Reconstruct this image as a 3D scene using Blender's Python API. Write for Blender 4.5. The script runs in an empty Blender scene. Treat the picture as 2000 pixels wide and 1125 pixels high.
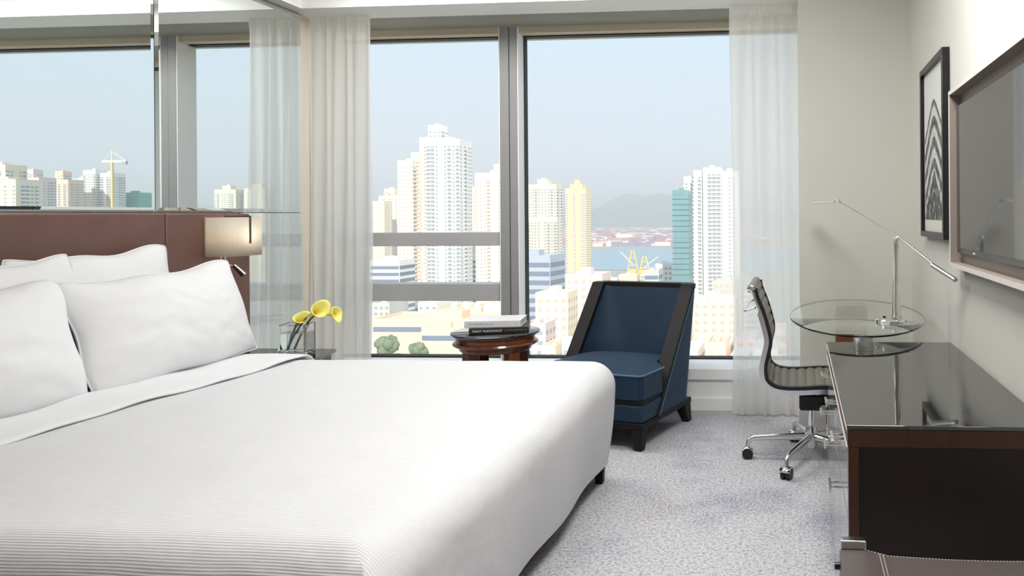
import bpy, bmesh, math, random
from mathutils import Vector, Matrix, noise as mnoise

random.seed(7)
SC = bpy.context.scene
COL = SC.collection
R = math.radians

# ------------------------------------------------------------------ camera
cam_d = bpy.data.cameras.new('camera')
cam_d.sensor_width = 36.0
cam_d.lens = 27.0
cam_d.shift_x = -0.2215
cam_d.shift_y = -0.07175
cam_d.clip_start = 0.05
cam_d.clip_end = 40000
cam = bpy.data.objects.new('camera', cam_d)
COL.objects.link(cam)
cam.matrix_world = (Matrix.Translation((0, 0, 1.25)) @ Matrix.Rotation(R(4.27), 4, 'Z')
                    @ Matrix.Rotation(R(90), 4, 'X') @ Matrix.Rotation(R(-0.45), 4, 'Z'))
SC.camera = cam

# ------------------------------------------------------------------ view
SC.view_settings.view_transform = 'Standard'
SC.view_settings.look = 'None'
SC.view_settings.exposure = 0.0
SC.view_settings.gamma = 1.0
SC.view_settings.use_curve_mapping = False
SC.cycles.use_denoising = True
SC.cycles.max_bounces = 14
SC.cycles.diffuse_bounces = 6
SC.cycles.glossy_bounces = 6
SC.cycles.transmission_bounces = 10
SC.cycles.transparent_max_bounces = 24
SC.cycles.caustics_reflective = False
SC.cycles.caustics_refractive = False
SC.cycles.sample_clamp_indirect = 6.0

# ------------------------------------------------------------------ sky
world = bpy.data.worlds.new('sky')
SC.world = world
world.use_nodes = True
nt = world.node_tree
nt.nodes.clear()
w_out = nt.nodes.new('ShaderNodeOutputWorld')
w_bg = nt.nodes.new('ShaderNodeBackground')
w_tc = nt.nodes.new('ShaderNodeTexCoord')
w_sx = nt.nodes.new('ShaderNodeSeparateXYZ')
w_rm = nt.nodes.new('ShaderNodeValToRGB')
nt.links.new(w_tc.outputs['Generated'], w_sx.inputs[0])
nt.links.new(w_sx.outputs['Z'], w_rm.inputs[0])
nt.links.new(w_rm.outputs[0], w_bg.inputs[0])
nt.links.new(w_bg.outputs[0], w_out.inputs[0])
w_el = w_rm.color_ramp.elements
w_el[0].position = 0.0;  w_el[0].color = (0.80, 0.83, 0.885, 1)
w_el[1].position = 1.0;  w_el[1].color = (0.44, 0.66, 0.93, 1)
e_ = w_el.new(0.06); e_.color = (0.775, 0.835, 0.915, 1)
e_ = w_el.new(0.20); e_.color = (0.68, 0.82, 0.94, 1)
w_bg.inputs[1].default_value = 1.08

sun_d = bpy.data.lights.new('sun', 'SUN')
sun_d.energy = 5.5
sun_d.angle = R(1.0)
sun_d.color = (1.0, 0.955, 0.88)
sun = bpy.data.objects.new('sun', sun_d)
COL.objects.link(sun)
sun.rotation_euler = Vector((-0.30, 0.85, -0.60)).to_track_quat('-Z', 'Y').to_euler()

# window portal: emits nothing, only tells the renderer where daylight enters
por_d = bpy.data.lights.new('window_portal', 'AREA')
por_d.shape = 'RECTANGLE'; por_d.size = 3.3; por_d.size_y = 2.3
por_d.cycles.is_portal = True
por = bpy.data.objects.new('window_portal', por_d)
COL.objects.link(por)
por.location = (-1.58, 5.32, 1.4)
por.rotation_euler = (R(-90), 0, 0)

# ------------------------------------------------------------------ added interior fill light, unseen (casings are built further down)
FILL_LIGHTS = [  # x, y, size x, size y, watts
    (-1.75, 4.00, 2.0, 0.7, 40.0),
    (-0.08, 2.15, 0.8, 0.8, 58.0),
]

# ================================================================== helpers
def tag(o, label=None, cat=None, group=None, kind=None):
    if label: o['label'] = label
    if cat: o['category'] = cat
    if group: o['group'] = group
    if kind: o['kind'] = kind
    return o

def empty(name, loc=(0, 0, 0), rz=0.0, label=None, cat=None, group=None):
    o = bpy.data.objects.new(name, None)
    o.empty_display_size = 0.1
    COL.objects.link(o)
    o.location = loc
    o.rotation_euler = (0, 0, rz)
    return tag(o, label, cat, group)

class MB:
    def __init__(self):
        self.v = []; self.f = []; self.mi = []; self.cm = 0
    def add(self, vs, fs):
        b = len(self.v)
        self.v += [tuple(p) for p in vs]
        self.f += [tuple(i + b for i in f) for f in fs]
        self.mi += [self.cm] * len(fs)
        return self
    def box(self, x0, x1, y0, y1, z0, z1, M=None):
        vs = [(x0, y0, z0), (x1, y0, z0), (x1, y1, z0), (x0, y1, z0), (x0, y0, z1), (x1, y0, z1), (x1, y1, z1), (x0, y1, z1)]
        if M is not None: vs = [M @ Vector(p) for p in vs]
        return self.add(vs, [(0, 3, 2, 1), (4, 5, 6, 7), (0, 1, 5, 4), (1, 2, 6, 5), (2, 3, 7, 6), (3, 0, 4, 7)])
    def frustum(self, c0, s0, c1, s1):
        """box from a rectangle (centre c0, size s0) to another (c1, s1); c are 3D"""
        vs = []
        for c, s in ((c0, s0), (c1, s1)):
            for sx, sy in ((-1, -1), (1, -1), (1, 1), (-1, 1)):
                vs.append((c[0] + sx * s[0] / 2, c[1] + sy * s[1] / 2, c[2]))
        return self.add(vs, [(0, 3, 2, 1), (4, 5, 6, 7), (0, 1, 5, 4), (1, 2, 6, 5), (2, 3, 7, 6), (3, 0, 4, 7)])
    def prism(self, poly, z0, z1, M=None):
        n = len(poly)
        vs = [(x, y, z0) for x, y in poly] + [(x, y, z1) for x, y in poly]
        if M is not None: vs = [M @ Vector(p) for p in vs]
        fs = [tuple(range(n - 1, -1, -1)), tuple(range(n, 2 * n))]
        fs += [(i, (i + 1) % n, (i + 1) % n + n, i + n) for i in range(n)]
        return self.add(vs, fs)
    def tube(self, pts, r, n=10, caps=True, flat=None):
        pts = [Vector(p) for p in pts]
        m = len(pts)
        rs = r if isinstance(r, (list, tuple)) else [r] * m
        vs = []
        up = None
        for i, p in enumerate(pts):
            t = (pts[min(i + 1, m - 1)] - pts[max(i - 1, 0)]).normalized()
            if up is None:
                up = Vector((0, 0, 1)) if abs(t.z) < 0.9 else Vector((0, 1, 0))
            a = t.cross(up)
            if a.length < 1e-5: a = t.orthogonal()
            a.normalize(); b = a.cross(t).normalized(); up = b
            for k in range(n):
                th = 2 * math.pi * k / n
                fa, fb = (1, 1) if flat is None else flat
                vs.append(p + a * (rs[i] * fa * math.cos(th)) + b * (rs[i] * fb * math.sin(th)))
        fs = []
        for i in range(m - 1):
            for k in range(n):
                k2 = (k + 1) % n
                fs.append((i * n + k, i * n + k2, (i + 1) * n + k2, (i + 1) * n + k))
        if caps:
            fs.append(tuple(range(n - 1, -1, -1))); fs.append(tuple(range((m - 1) * n, m * n)))
        return self.add(vs, fs)
    def lathe(self, prof, n=32, c=(0, 0, 0), caps=True):
        vs = []; m = len(prof)
        for r, z in prof:
            for k in range(n):
                th = 2 * math.pi * k / n
                vs.append((c[0] + r * math.cos(th), c[1] + r * math.sin(th), c[2] + z))
        fs = []
        for i in range(m - 1):
            for k in range(n):
                k2 = (k + 1) % n
                fs.append((i * n + k, i * n + k2, (i + 1) * n + k2, (i + 1) * n + k))
        if caps:
            fs.append(tuple(range(n - 1, -1, -1))); fs.append(tuple(range((m - 1) * n, m * n)))
        return self.add(vs, fs)
    def grid(self, fn, nu, nv, wrap_u=False):
        vs = [fn(i / (nu if wrap_u else nu - 1), j / (nv - 1)) for j in range(nv) for i in range(nu)]
        fs = []
        for j in range(nv - 1):
            for i in range(nu if wrap_u else nu - 1):
                i2 = (i + 1) % nu
                fs.append((j * nu + i, j * nu + i2, (j + 1) * nu + i2, (j + 1) * nu + i))
        return self.add(vs, fs)
    def build(self, name, mat, parent=None, smooth=None, bevel=0.0, seg=2, M=None, solid=0.0, fix=True):
        me = bpy.data.meshes.new(name)
        vs = self.v if M is None else [tuple(M @ Vector(p)) for p in self.v]
        me.from_pydata(vs, [], self.f)
        mats = mat if isinstance(mat, (list, tuple)) else [mat]
        for m_ in mats: me.materials.append(m_)
        if len(mats) > 1: me.polygons.foreach_set('material_index', self.mi)
        if fix:
            bm = bmesh.new(); bm.from_mesh(me)
            bmesh.ops.recalc_face_normals(bm, faces=bm.faces)
            bm.to_mesh(me); bm.free()
        me.update()
        if smooth is not None:
            me.shade_smooth()
            me.set_sharp_from_angle(angle=R(smooth))
        o = bpy.data.objects.new(name, me)
        COL.objects.link(o)
        if parent is not None: o.parent = parent
        if solid:
            s = o.modifiers.new('solid', 'SOLIDIFY'); s.thickness = solid; s.offset = 0
        if bevel:
            b = o.modifiers.new('bevel', 'BEVEL'); b.width = bevel; b.segments = seg; b.limit_method = 'ANGLE'; b.angle_limit = R(40)
            if smooth is None:
                me.shade_smooth(); me.set_sharp_from_angle(angle=R(50))
        return o

def struct(name, mb, mat, bevel=0.0, label=None):
    o = mb.build(name, mat, None, bevel=bevel)
    o['kind'] = 'structure'
    if label: o['label'] = label
    return o

def bx(*a, M=None): return MB().box(*a, M=M)

def copy_tree(o, parent=None):
    c = o.copy(); COL.objects.link(c); c.parent = parent
    for ch in list(o.children): copy_tree(ch, c)
    return c

def cr(pts, n):
    """Catmull-Rom through points, n samples a span"""
    P = [Vector(p) for p in pts]
    P = [P[0] * 2 - P[1]] + P + [P[-1] * 2 - P[-2]]
    out = []
    for i in range(1, len(P) - 2):
        for k in range(n):
            t = k / n
            a, b, c, d = P[i - 1], P[i], P[i + 1], P[i + 2]
            out.append(0.5 * ((2 * b) + (c - a) * t + (2 * a - 5 * b + 4 * c - d) * t * t + (3 * b - a - 3 * c + d) * t ** 3))
    out.append(P[-2])
    return out

# ------------------------------------------------------------------ materials
def lin(r, g, b):
    f = lambda c: (c / 255 / 12.92) if c / 255 <= 0.04045 else ((c / 255 + 0.055) / 1.055) ** 2.4
    return (f(r), f(g), f(b), 1)

def mat(name, col, rough=0.5, metal=0.0, var=0.0, vscale=20.0, bump=0.0, bscale=80.0, bdist=0.002, sheen=0.0, coat=0.0, spec=None, stretch=None, ior=None):
    m = bpy.data.materials.new(name); m.use_nodes = True
    n = m.node_tree; p = n.nodes['Principled BSDF']
    c = col if len(col) == 4 else (*col, 1)
    p.inputs['Base Color'].default_value = c
    p.inputs['Roughness'].default_value = rough
    p.inputs['Metallic'].default_value = metal
    if sheen:
        p.inputs['Sheen Weight'].default_value = sheen
        p.inputs['Sheen Roughness'].default_value = 0.35
    if coat:
        p.inputs['Coat Weight'].default_value = coat; p.inputs['Coat Roughness'].default_value = 0.05
    if spec is not None: p.inputs['Specular IOR Level'].default_value = spec
    if ior: p.inputs['IOR'].default_value = ior
    if var or bump:
        tc = n.nodes.new('ShaderNodeTexCoord'); mp = n.nodes.new('ShaderNodeMapping')
        n.links.new(tc.outputs['Object'], mp.inputs[0])
        if stretch: mp.inputs['Scale'].default_value = stretch
    if var:
        t = n.nodes.new('ShaderNodeTexNoise'); t.inputs['Scale'].default_value = vscale; t.inputs['Detail'].default_value = 5
        n.links.new(mp.outputs[0], t.inputs['Vector'])
        mx = n.nodes.new('ShaderNodeMix'); mx.data_type = 'RGBA'
        mx.inputs[6].default_value = tuple(max(0, x * (1 - var)) for x in c[:3]) + (1,)
        mx.inputs[7].default_value = tuple(min(1, x * (1 + var)) for x in c[:3]) + (1,)
        n.links.new(t.outputs['Fac'], mx.inputs[0]); n.links.new(mx.outputs[2], p.inputs['Base Color'])
    if bump:
        t2 = n.nodes.new('ShaderNodeTexNoise'); t2.inputs['Scale'].default_value = bscale; t2.inputs['Detail'].default_value = 4
        n.links.new(mp.outputs[0], t2.inputs['Vector'])
        b = n.nodes.new('ShaderNodeBump'); b.inputs['Strength'].default_value = bump; b.inputs['Distance'].default_value = bdist
        n.links.new(t2.outputs['Fac'], b.inputs['Height']); n.links.new(b.outputs[0], p.inputs['Normal'])
    return m

def glass_thin(name, tint=(0.97, 0.99, 0.98), f0=0.04, rough=0.0):
    """clear glass sheet: straight-through transmission plus angle-dependent mirror reflection"""
    m = bpy.data.materials.new(name); m.use_nodes = True
    n = m.node_tree; n.nodes.clear()
    out = n.nodes.new('ShaderNodeOutputMaterial'); mx = n.nodes.new('ShaderNodeMixShader')
    tr = n.nodes.new('ShaderNodeBsdfTransparent'); gl = n.nodes.new('ShaderNodeBsdfGlossy')
    tr.inputs[0].default_value = (*tint, 1); gl.inputs['Roughness'].default_value = rough
    gl.inputs[0].default_value = (1, 1, 1, 1)
    ge = n.nodes.new('ShaderNodeNewGeometry'); dt = n.nodes.new('ShaderNodeVectorMath'); dt.operation = 'DOT_PRODUCT'
    n.links.new(ge.outputs['Normal'], dt.inputs[0]); n.links.new(ge.outputs['Incoming'], dt.inputs[1])
    def mth(op, a, b=None):
        q = n.nodes.new('ShaderNodeMath'); q.operation = op
        for i, s in enumerate((a, b)):
            if s is None: continue
            if isinstance(s, (int, float)): q.inputs[i].default_value = s
            else: n.links.new(s, q.inputs[i])
        return q.outputs[0]
    c = mth('ABSOLUTE', dt.outputs['Value'])
    k = mth('POWER', mth('SUBTRACT', 1.0, c), 5.0)
    fr = mth('ADD', mth('MULTIPLY', k, 1 - f0), f0)
    n.links.new(fr, mx.inputs[0]); n.links.new(tr.outputs[0], mx.inputs[1]); n.links.new(gl.outputs[0], mx.inputs[2])
    n.links.new(mx.outputs[0], out.inputs[0])
    return m

def sheer(name, col=(0.9, 0.89, 0.86), clear=0.22):
    m = bpy.data.materials.new(name); m.use_nodes = True
    n = m.node_tree; n.nodes.clear()
    out = n.nodes.new('ShaderNodeOutputMaterial')
    tr = n.nodes.new('ShaderNodeBsdfTransparent'); df = n.nodes.new('ShaderNodeBsdfDiffuse'); tl = n.nodes.new('ShaderNodeBsdfTranslucent')
    df.inputs[0].default_value = (*col, 1); tl.inputs[0].default_value = (*col, 1)
    m1 = n.nodes.new('ShaderNodeMixShader'); m1.inputs[0].default_value = 0.6
    n.links.new(df.outputs[0], m1.inputs[1]); n.links.new(tl.outputs[0], m1.inputs[2])
    m2 = n.nodes.new('ShaderNodeMixShader'); m2.inputs[0].default_value = 1 - clear
    n.links.new(tr.outputs[0], m2.inputs[1]); n.links.new(m1.outputs[0], m2.inputs[2])
    n.links.new(m2.outputs[0], out.inputs[0])
    return m

def glass_solid(name, col=(1, 1, 1), ior=1.45):
    m = bpy.data.materials.new(name); m.use_nodes = True
    p = m.node_tree.nodes['Principled BSDF']
    p.inputs['Base Color'].default_value = (*col, 1); p.inputs['Roughness'].default_value = 0.0
    p.inputs['IOR'].default_value = ior; p.inputs['Transmission Weight'].default_value = 1.0
    return m

def emit(name, col, s):
    m = bpy.data.materials.new(name); m.use_nodes = True
    n = m.node_tree; n.nodes.clear()
    o = n.nodes.new('ShaderNodeOutputMaterial'); e = n.nodes.new('ShaderNodeEmission')
    e.inputs[0].default_value = (*col, 1); e.inputs[1].default_value = s
    n.links.new(e.outputs[0], o.inputs[0])
    return m

def carpet_mat():
    m = bpy.data.materials.new('carpet'); m.use_nodes = True
    n = m.node_tree; p = n.nodes['Principled BSDF']; L = n.links.new
    p.inputs['Roughness'].default_value = 0.95; p.inputs['Specular IOR Level'].default_value = 0.1
    tc = n.nodes.new('ShaderNodeTexCoord')
    def nz(scale, detail, rough=0.5, off=0):
        mp = n.nodes.new('ShaderNodeMapping'); mp.inputs['Location'].default_value = (off, off * 1.7, 0)
        L(tc.outputs['Object'], mp.inputs[0])
        t = n.nodes.new('ShaderNodeTexNoise'); t.inputs['Scale'].default_value = scale; t.inputs['Detail'].default_value = detail; t.inputs['Roughness'].default_value = rough
        L(mp.outputs[0], t.inputs['Vector']); return t.outputs['Fac']
    def ramp(fac, p0, p1):
        r = n.nodes.new('ShaderNodeMapRange'); r.inputs[1].default_value = p0; r.inputs[2].default_value = p1
        L(fac, r.inputs[0]); return r.outputs[0]
    def mix(fac, a, b):
        x = n.nodes.new('ShaderNodeMix'); x.data_type = 'RGBA'
        for i, s in ((6, a), (7, b)):
            if isinstance(s, tuple): x.inputs[i].default_value = s
            else: L(s, x.inputs[i])
        L(fac, x.inputs[0]); return x.outputs[2]
    def mul(a, b):
        q = n.nodes.new('ShaderNodeMath'); q.operation = 'MULTIPLY'
        for i, s in enumerate((a, b)):
            if isinstance(s, float): q.inputs[i].default_value = s
            else: L(s, q.inputs[i])
        return q.outputs[0]
    base = lin(214, 213, 216)
    blue = ramp(nz(1.7, 3, 0.6, 3.1), 0.52, 0.68)
    taupe = ramp(nz(1.9, 3, 0.6, 9.4), 0.55, 0.7)
    sp = ramp(nz(150, 2, 0.6), 0.42, 0.62)
    sp2 = ramp(nz(70, 3, 0.7, 5.0), 0.45, 0.65)
    c = mix(mul(sp2, 0.75), base, lin(138, 137, 146))
    c = mix(mul(blue, mul(sp, 0.85)), c, lin(88, 92, 132))
    c = mix(mul(taupe, mul(sp, 0.6)), c, lin(150, 134, 122))
    c = mix(mul(sp, 0.34), c, lin(84, 84, 98))
    L(c, p.inputs['Base Color'])
    b = n.nodes.new('ShaderNodeBump'); b.inputs['Strength'].default_value = 0.7; b.inputs['Distance'].default_value = 0.004
    L(nz(260, 2), b.inputs['Height']); L(b.outputs[0], p.inputs['Normal'])
    return m

def coverlet_mat():
    m = bpy.data.materials.new('ribbed_cotton'); m.use_nodes = True
    n = m.node_tree; p = n.nodes['Principled BSDF']; L = n.links.new
    p.inputs['Base Color'].default_value = (0.70, 0.70, 0.712, 1); p.inputs['Roughness'].default_value = 0.75
    p.inputs['Specular IOR Level'].default_value = 0.2
    uv = n.nodes.new('ShaderNodeUVMap'); uv.uv_map = 'cloth'
    nz = n.nodes.new('ShaderNodeTexNoise'); nz.inputs['Scale'].default_value = 2.2; nz.inputs['Detail'].default_value = 2
    L(uv.outputs[0], nz.inputs['Vector'])
    sx = n.nodes.new('ShaderNodeSeparateXYZ'); L(uv.outputs[0], sx.inputs[0])
    a = n.nodes.new('ShaderNodeMath'); a.operation = 'MULTIPLY_ADD'; a.inputs[1].default_value = 0.035
    L(nz.outputs['Fac'], a.inputs[0]); L(sx.outputs['Y'], a.inputs[2])
    s = n.nodes.new('ShaderNodeMath'); s.operation = 'MULTIPLY'; s.inputs[1].default_value = 2 * math.pi / 0.0095; L(a.outputs[0], s.inputs[0])
    w = n.nodes.new('ShaderNodeMath'); w.operation = 'SINE'; L(s.outputs[0], w.inputs[0])
    nb = n.nodes.new('ShaderNodeTexNoise'); nb.inputs['Scale'].default_value = 5; nb.inputs['Detail'].default_value = 3
    L(uv.outputs[0], nb.inputs['Vector'])
    b1 = n.nodes.new('ShaderNodeBump'); b1.inputs['Strength'].default_value = 0.35; b1.inputs['Distance'].default_value = 0.03
    L(nb.outputs['Fac'], b1.inputs['Height'])
    b = n.nodes.new('ShaderNodeBump'); b.inputs['Strength'].default_value = 0.30; b.inputs['Distance'].default_value = 0.0016
    L(w.outputs[0], b.inputs['Height']); L(b1.outputs[0], b.inputs['Normal']); L(b.outputs[0], p.inputs['Normal'])
    return m

M_ = {}
M_['wall'] = mat('wall_paper', lin(210, 209, 201), 0.85, var=0.03, vscale=3, bump=0.15, bscale=400, bdist=0.001)
M_['wall_cream'] = mat('cream_paint', lin(214, 204, 188), 0.8)
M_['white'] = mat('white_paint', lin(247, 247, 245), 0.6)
M_['carpet'] = carpet_mat()
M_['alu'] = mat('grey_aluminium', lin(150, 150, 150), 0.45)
M_['alu_lightened'] = mat('lightened_aluminium', lin(180, 180, 180), 0.4)  # the mullion's aluminium, lightened to make up for weaker light on the transoms
M_['bronze_frame'] = mat('tan_window_head', lin(196, 184, 162), 0.5)
M_['gasket'] = mat('black_gasket', lin(25, 25, 27), 0.6)
M_['pane'] = glass_thin('window_glass', (0.985, 0.995, 0.99), 0.0008)
M_['mirror'] = mat('silvered_mirror', (0.90, 0.935, 0.925), 0.0, metal=1.0)
M_['chrome'] = mat('chrome', (0.82, 0.82, 0.83), 0.06, metal=1.0)
M_['gunmetal'] = mat('dark_chrome', (0.22, 0.21, 0.20), 0.15, metal=1.0)
M_['steel'] = mat('brushed_steel', (0.66, 0.65, 0.62), 0.28, metal=1.0, bump=0.1, bscale=200, stretch=(1, 1, 0.05))
M_['alu_polish'] = mat('polished_aluminium', (0.72, 0.72, 0.74), 0.18, metal=1.0)
M_['leather_brown'] = mat('headboard_leather', lin(106, 76, 67), 0.42, var=0.18, vscale=9, bump=0.2, bscale=250, bdist=0.001)
M_['cotton'] = mat('white_cotton', (0.755, 0.755, 0.765), 0.8, bump=0.25, bscale=9, bdist=0.012, spec=0.2)
M_['coverlet'] = coverlet_mat()
M_['shade'] = sheer('lamp_shade_fabric', (0.86, 0.83, 0.76), 0.0)
M_['bronze'] = mat('dark_bronze', lin(96, 84, 70), 0.4, metal=0.6)
M_['dark_glass'] = mat('dark_glass', (0.012, 0.012, 0.012), 0.03, ior=2.2)
M_['wood_dark'] = mat('dark_wenge', lin(80, 48, 33), 0.38, var=0.35, vscale=6, stretch=(8, 8, 0.6))
M_['wood_panel'] = mat('dark_wenge_panel', lin(36, 22, 18), 0.45, var=0.3, vscale=6, stretch=(8, 8, 0.6))
M_['wood_mahogany'] = mat('mahogany', lin(110, 58, 30), 0.25, var=0.4, vscale=5, stretch=(6, 6, 0.7), coat=0.4)
M_['wood_leg'] = mat('walnut_leg', lin(120, 66, 34), 0.4, var=0.3, vscale=5, stretch=(6, 6, 0.7))
M_['door_gloss'] = mat('grey_lacquer', lin(120, 118, 118), 0.12, coat=0.6)
M_['velvet'] = mat('blue_velvet', lin(15, 43, 66), 0.75, sheen=0.2, var=0.12, vscale=8)
_p = M_['velvet'].node_tree.nodes['Principled BSDF']; _p.inputs['Sheen Tint'].default_value = (0.45, 0.65, 0.9, 1)
M_['velvet_pipe'] = mat('blue_piping', lin(70, 108, 140), 0.6, sheen=0.6)
M_['black_wood'] = mat('ebonised_wood', lin(24, 22, 21), 0.55, spec=0.25, var=0.2, vscale=10, stretch=(4, 4, 0.5))
M_['sling'] = mat('grey_leather', lin(122, 116, 106), 0.45, bump=0.12, bscale=300, bdist=0.001)
M_['black_plastic'] = mat('black_plastic', lin(20, 20, 21), 0.4)
M_['table_glass'] = glass_thin('clear_table_glass', (0.955, 0.98, 0.965), 0.04)
M_['glass_edge'] = mat('glass_edge_dark', lin(16, 30, 26), 0.05)
M_['tv_screen'] = mat('tv_screen', (0.018, 0.018, 0.02), 0.04, ior=2.1)
M_['tv_bezel'] = mat('tv_bezel', lin(38, 37, 38), 0.2)
M_['taupe'] = mat('taupe_lacquer', lin(152, 140, 132), 0.5)
M_['taupe_edge'] = mat('pale_edge', lin(214, 205, 200), 0.5)
M_['frame_black'] = mat('black_frame', lin(14, 14, 14), 0.3)
M_['mount'] = mat('print_paper', lin(214, 214, 204), 0.7)
M_['leather_black'] = mat('dark_leather', lin(84, 76, 74), 0.4, bump=0.5, bscale=350, bdist=0.0015)
M_['stitch'] = mat('pale_thread', lin(200, 192, 180), 0.8)
M_['vase_glass'] = glass_solid('vase_glass', (0.985, 0.995, 0.99), 1.45)
M_['water'] = glass_solid('water', (0.98, 0.995, 0.99), 1.33)
M_['lily'] = mat('lily_yellow', lin(247, 232, 126), 0.5, var=0.12, vscale=25)
M_['lily'].node_tree.nodes['Principled BSDF'].inputs['Subsurface Weight'].default_value = 0.15
M_['stem'] = mat('lily_stem', lin(116, 126, 44), 0.45, var=0.2, vscale=30)
M_['spadix'] = mat('lily_spadix', lin(226, 186, 40), 0.7)
M_['paper'] = mat('book_paper', lin(214, 212, 208), 0.8, var=0.1, vscale=90, stretch=(0.2, 0.2, 8))
M_['cover_white'] = mat('book_cover_white', lin(226, 224, 226), 0.35)
M_['cover_black'] = mat('book_cover_black', lin(16, 16, 18), 0.3)
M_['ink'] = mat('grey_ink', lin(140, 136, 130), 0.6)
M_['print_white'] = mat('white_print', lin(235, 235, 232), 0.6)
M_['print_gold'] = mat('gold_print', lin(150, 130, 84), 0.5)
M_['sheer'] = sheer('sheer_voile', (0.985, 0.975, 0.955), 0.25)
M_['fill_diff'] = emit('fill_diffuser', (1.0, 0.96, 0.9), 6.0)

# ================================================================== room shell
XL, XR = -3.175, 0.655          # left (mirror) wall face, right (television) wall face
YB, YG = -1.6, 5.226            # rear wall face, window glass
CE = 2.75                       # main ceiling height
struct('floor', bx(XL - 0.2, XR + 0.2, YB - 0.2, 5.5, -0.12, 0.0), M_['carpet'], label='mottled grey and blue carpet')
struct('ceiling', bx(XL - 0.2, XR + 0.2, YB - 0.2, 5.5, CE, CE + 0.2), M_['white'])
struct('trim_1', bx(XL, XR, 4.585, 4.86, 2.56, CE), M_['white'], label='dropped white bulkhead across the window wall')
struct('trim_2', bx(XL, XL + 0.10, YB, 4.585, 2.56, CE), M_['white'], label='dropped white bulkhead above the mirrors')
struct('wall_left', bx(XL - 0.2, XL, YB - 0.2, 5.5, 0, CE), M_['wall_cream'])
struct('wall_right', bx(XR, XR + 0.2, YB - 0.2, 5.5, 0, CE), M_['wall'])
struct('wall_rear', bx(XL, XR, YB - 0.2, YB, 0, CE), M_['wall'])
struct('wall_pier', bx(0.018, XR, 4.44, 5.5, 0, CE), M_['wall'], label='plain grey-beige wall pier beside the right curtain')
w = MB().box(XL, 0.018, 4.872, 5.5, 0, 0.20)
struct('wall_window', w, M_['white'], label='low white wall under the window')
struct('wall_lintel', bx(XL, 0.018, 5.13, 5.5, 2.535, CE), M_['wall'], label='lintel above the window')
struct('baseboard_window', bx(XL, 0.018, 4.858, 4.872, 0, 0.085), M_['white'], bevel=0.004)
struct('baseboard_right', bx(XR - 0.014, XR, YB, 4.425, 0, 0.12), M_['white'], bevel=0.004)
struct('baseboard_pier', bx(0.004, XR - 0.014, 4.424, 4.44, 0, 0.13), M_['white'], bevel=0.004)

# ------------------------------------------------------------------ window
win = empty('window_1', (-1.58, YG, 0.27)); win['kind'] = 'structure'
win['label'] = 'wide window with grey metal mullion and two transoms'
WM = Matrix.Translation((1.58, -YG, -0.27))
def wpart(name, m, mb, bevel=0.0):
    return mb.build(name, m, win, bevel=bevel, M=WM)
wpart('window_sill', M_['white'], bx(XL, 0.018, 4.85, 5.2, 0.2, 0.271), 0.005)
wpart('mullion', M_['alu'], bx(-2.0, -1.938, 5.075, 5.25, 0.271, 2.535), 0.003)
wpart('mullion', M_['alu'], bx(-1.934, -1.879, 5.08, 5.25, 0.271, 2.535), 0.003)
wpart('mullion_lit_side', M_['white'], bx(-1.8788, -1.873, 5.082, 5.25, 0.271, 2.535))  # white plate: skylight on the grey mullion's right side, put into colour
wpart('mullion_lit_side', M_['white'], bx(-2.006, -2.0002, 5.077, 5.25, 0.271, 2.535))  # the same painted skylight on the left side
wpart('transom', M_['alu_lightened'], bx(XL, -2.0, 5.11, 5.25, 1.05, 1.142), 0.003)
wpart('transom', M_['alu_lightened'], bx(XL, -2.0, 5.11, 5.25, 0.672, 0.79), 0.003)
wpart('window_head', M_['bronze_frame'], bx(XL, 0.018, 5.1, 5.25, 2.495, 2.54), 0.002)
wpart('gasket', M_['gasket'], MB().box(XL, 0.018, 5.18, 5.25, 2.487, 2.495).box(XL, 0.018, 5.17, 5.25, 0.271, 0.282).box(-1.873, -1.867, 5.19, 5.25, 0.28, 2.49))
for x0, x1, z0, z1 in ((XL, -2.0, 1.142, 2.49), (XL, -2.0, 0.79, 1.05), (XL, -2.0, 0.282, 0.672), (-1.867, 0.018, 0.282, 2.49)):
    wpart('pane', M_['pane'], bx(x0, x1, YG, YG + 0.012, z0, z1))

# ------------------------------------------------------------------ mirrors on the left wall
def mirror_panel(name, y0, y1, z0, z1, label, bev=0.022, sides=(1, 1, 1, 1)):
    """flat silvered panel with a bevelled border; sides = y0, y1, z0, z1 bevel on or off"""
    t = empty(name, (XL, (y0 + y1) / 2, z0), 0, label, 'mirror', 'mirror panels on the bed wall')
    x1 = XL + 0.012; x0 = XL + 0.0085
    ya, yb = y0 + bev * sides[0], y1 - bev * sides[1]
    za, zb = z0 + bev * sides[2], z1 - bev * sides[3]
    Mi = Matrix.Translation((-XL, -(y0 + y1) / 2, -z0))
    MB().box(XL + 0.001, x0 - 0.002, y0, y1, z0, z1).build('backing', M_['gasket'], t, M=Mi)
    MB().add([(x1, ya, za), (x1, yb, za), (x1, yb, zb), (x1, ya, zb)], [(0, 1, 2, 3)]).build('mirror_face', M_['mirror'], t, M=Mi, fix=False)
    o = [(x0, y0, z0), (x0, y1, z0), (x0, y1, z1), (x0, y0, z1)]
    i = [(x1, ya, za), (x1, yb, za), (x1, yb, zb), (x1, ya, zb)]
    for k, on in ((0, sides[2]), (1, sides[1]), (2, sides[3]), (3, sides[0])):
        if not on: continue
        k2 = (k + 1) % 4
        MB().add([o[k], o[k2], i[k2], i[k]], [(0, 1, 2, 3)]).build('bevel', M_['mirror'], t, M=Mi, fix=False)
    return t
mirror_panel('wall_mirror', 3.582, 4.708, 1.285, 2.53, 'tall clear mirror above the bedside lamp, nearest the window', sides=(1, 0, 1, 0))
mirror_panel('wall_mirror', 1.2, 3.578, 1.285, 2.53, 'large clear mirror above the headboard and pillows', sides=(0, 1, 1, 0))
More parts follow.
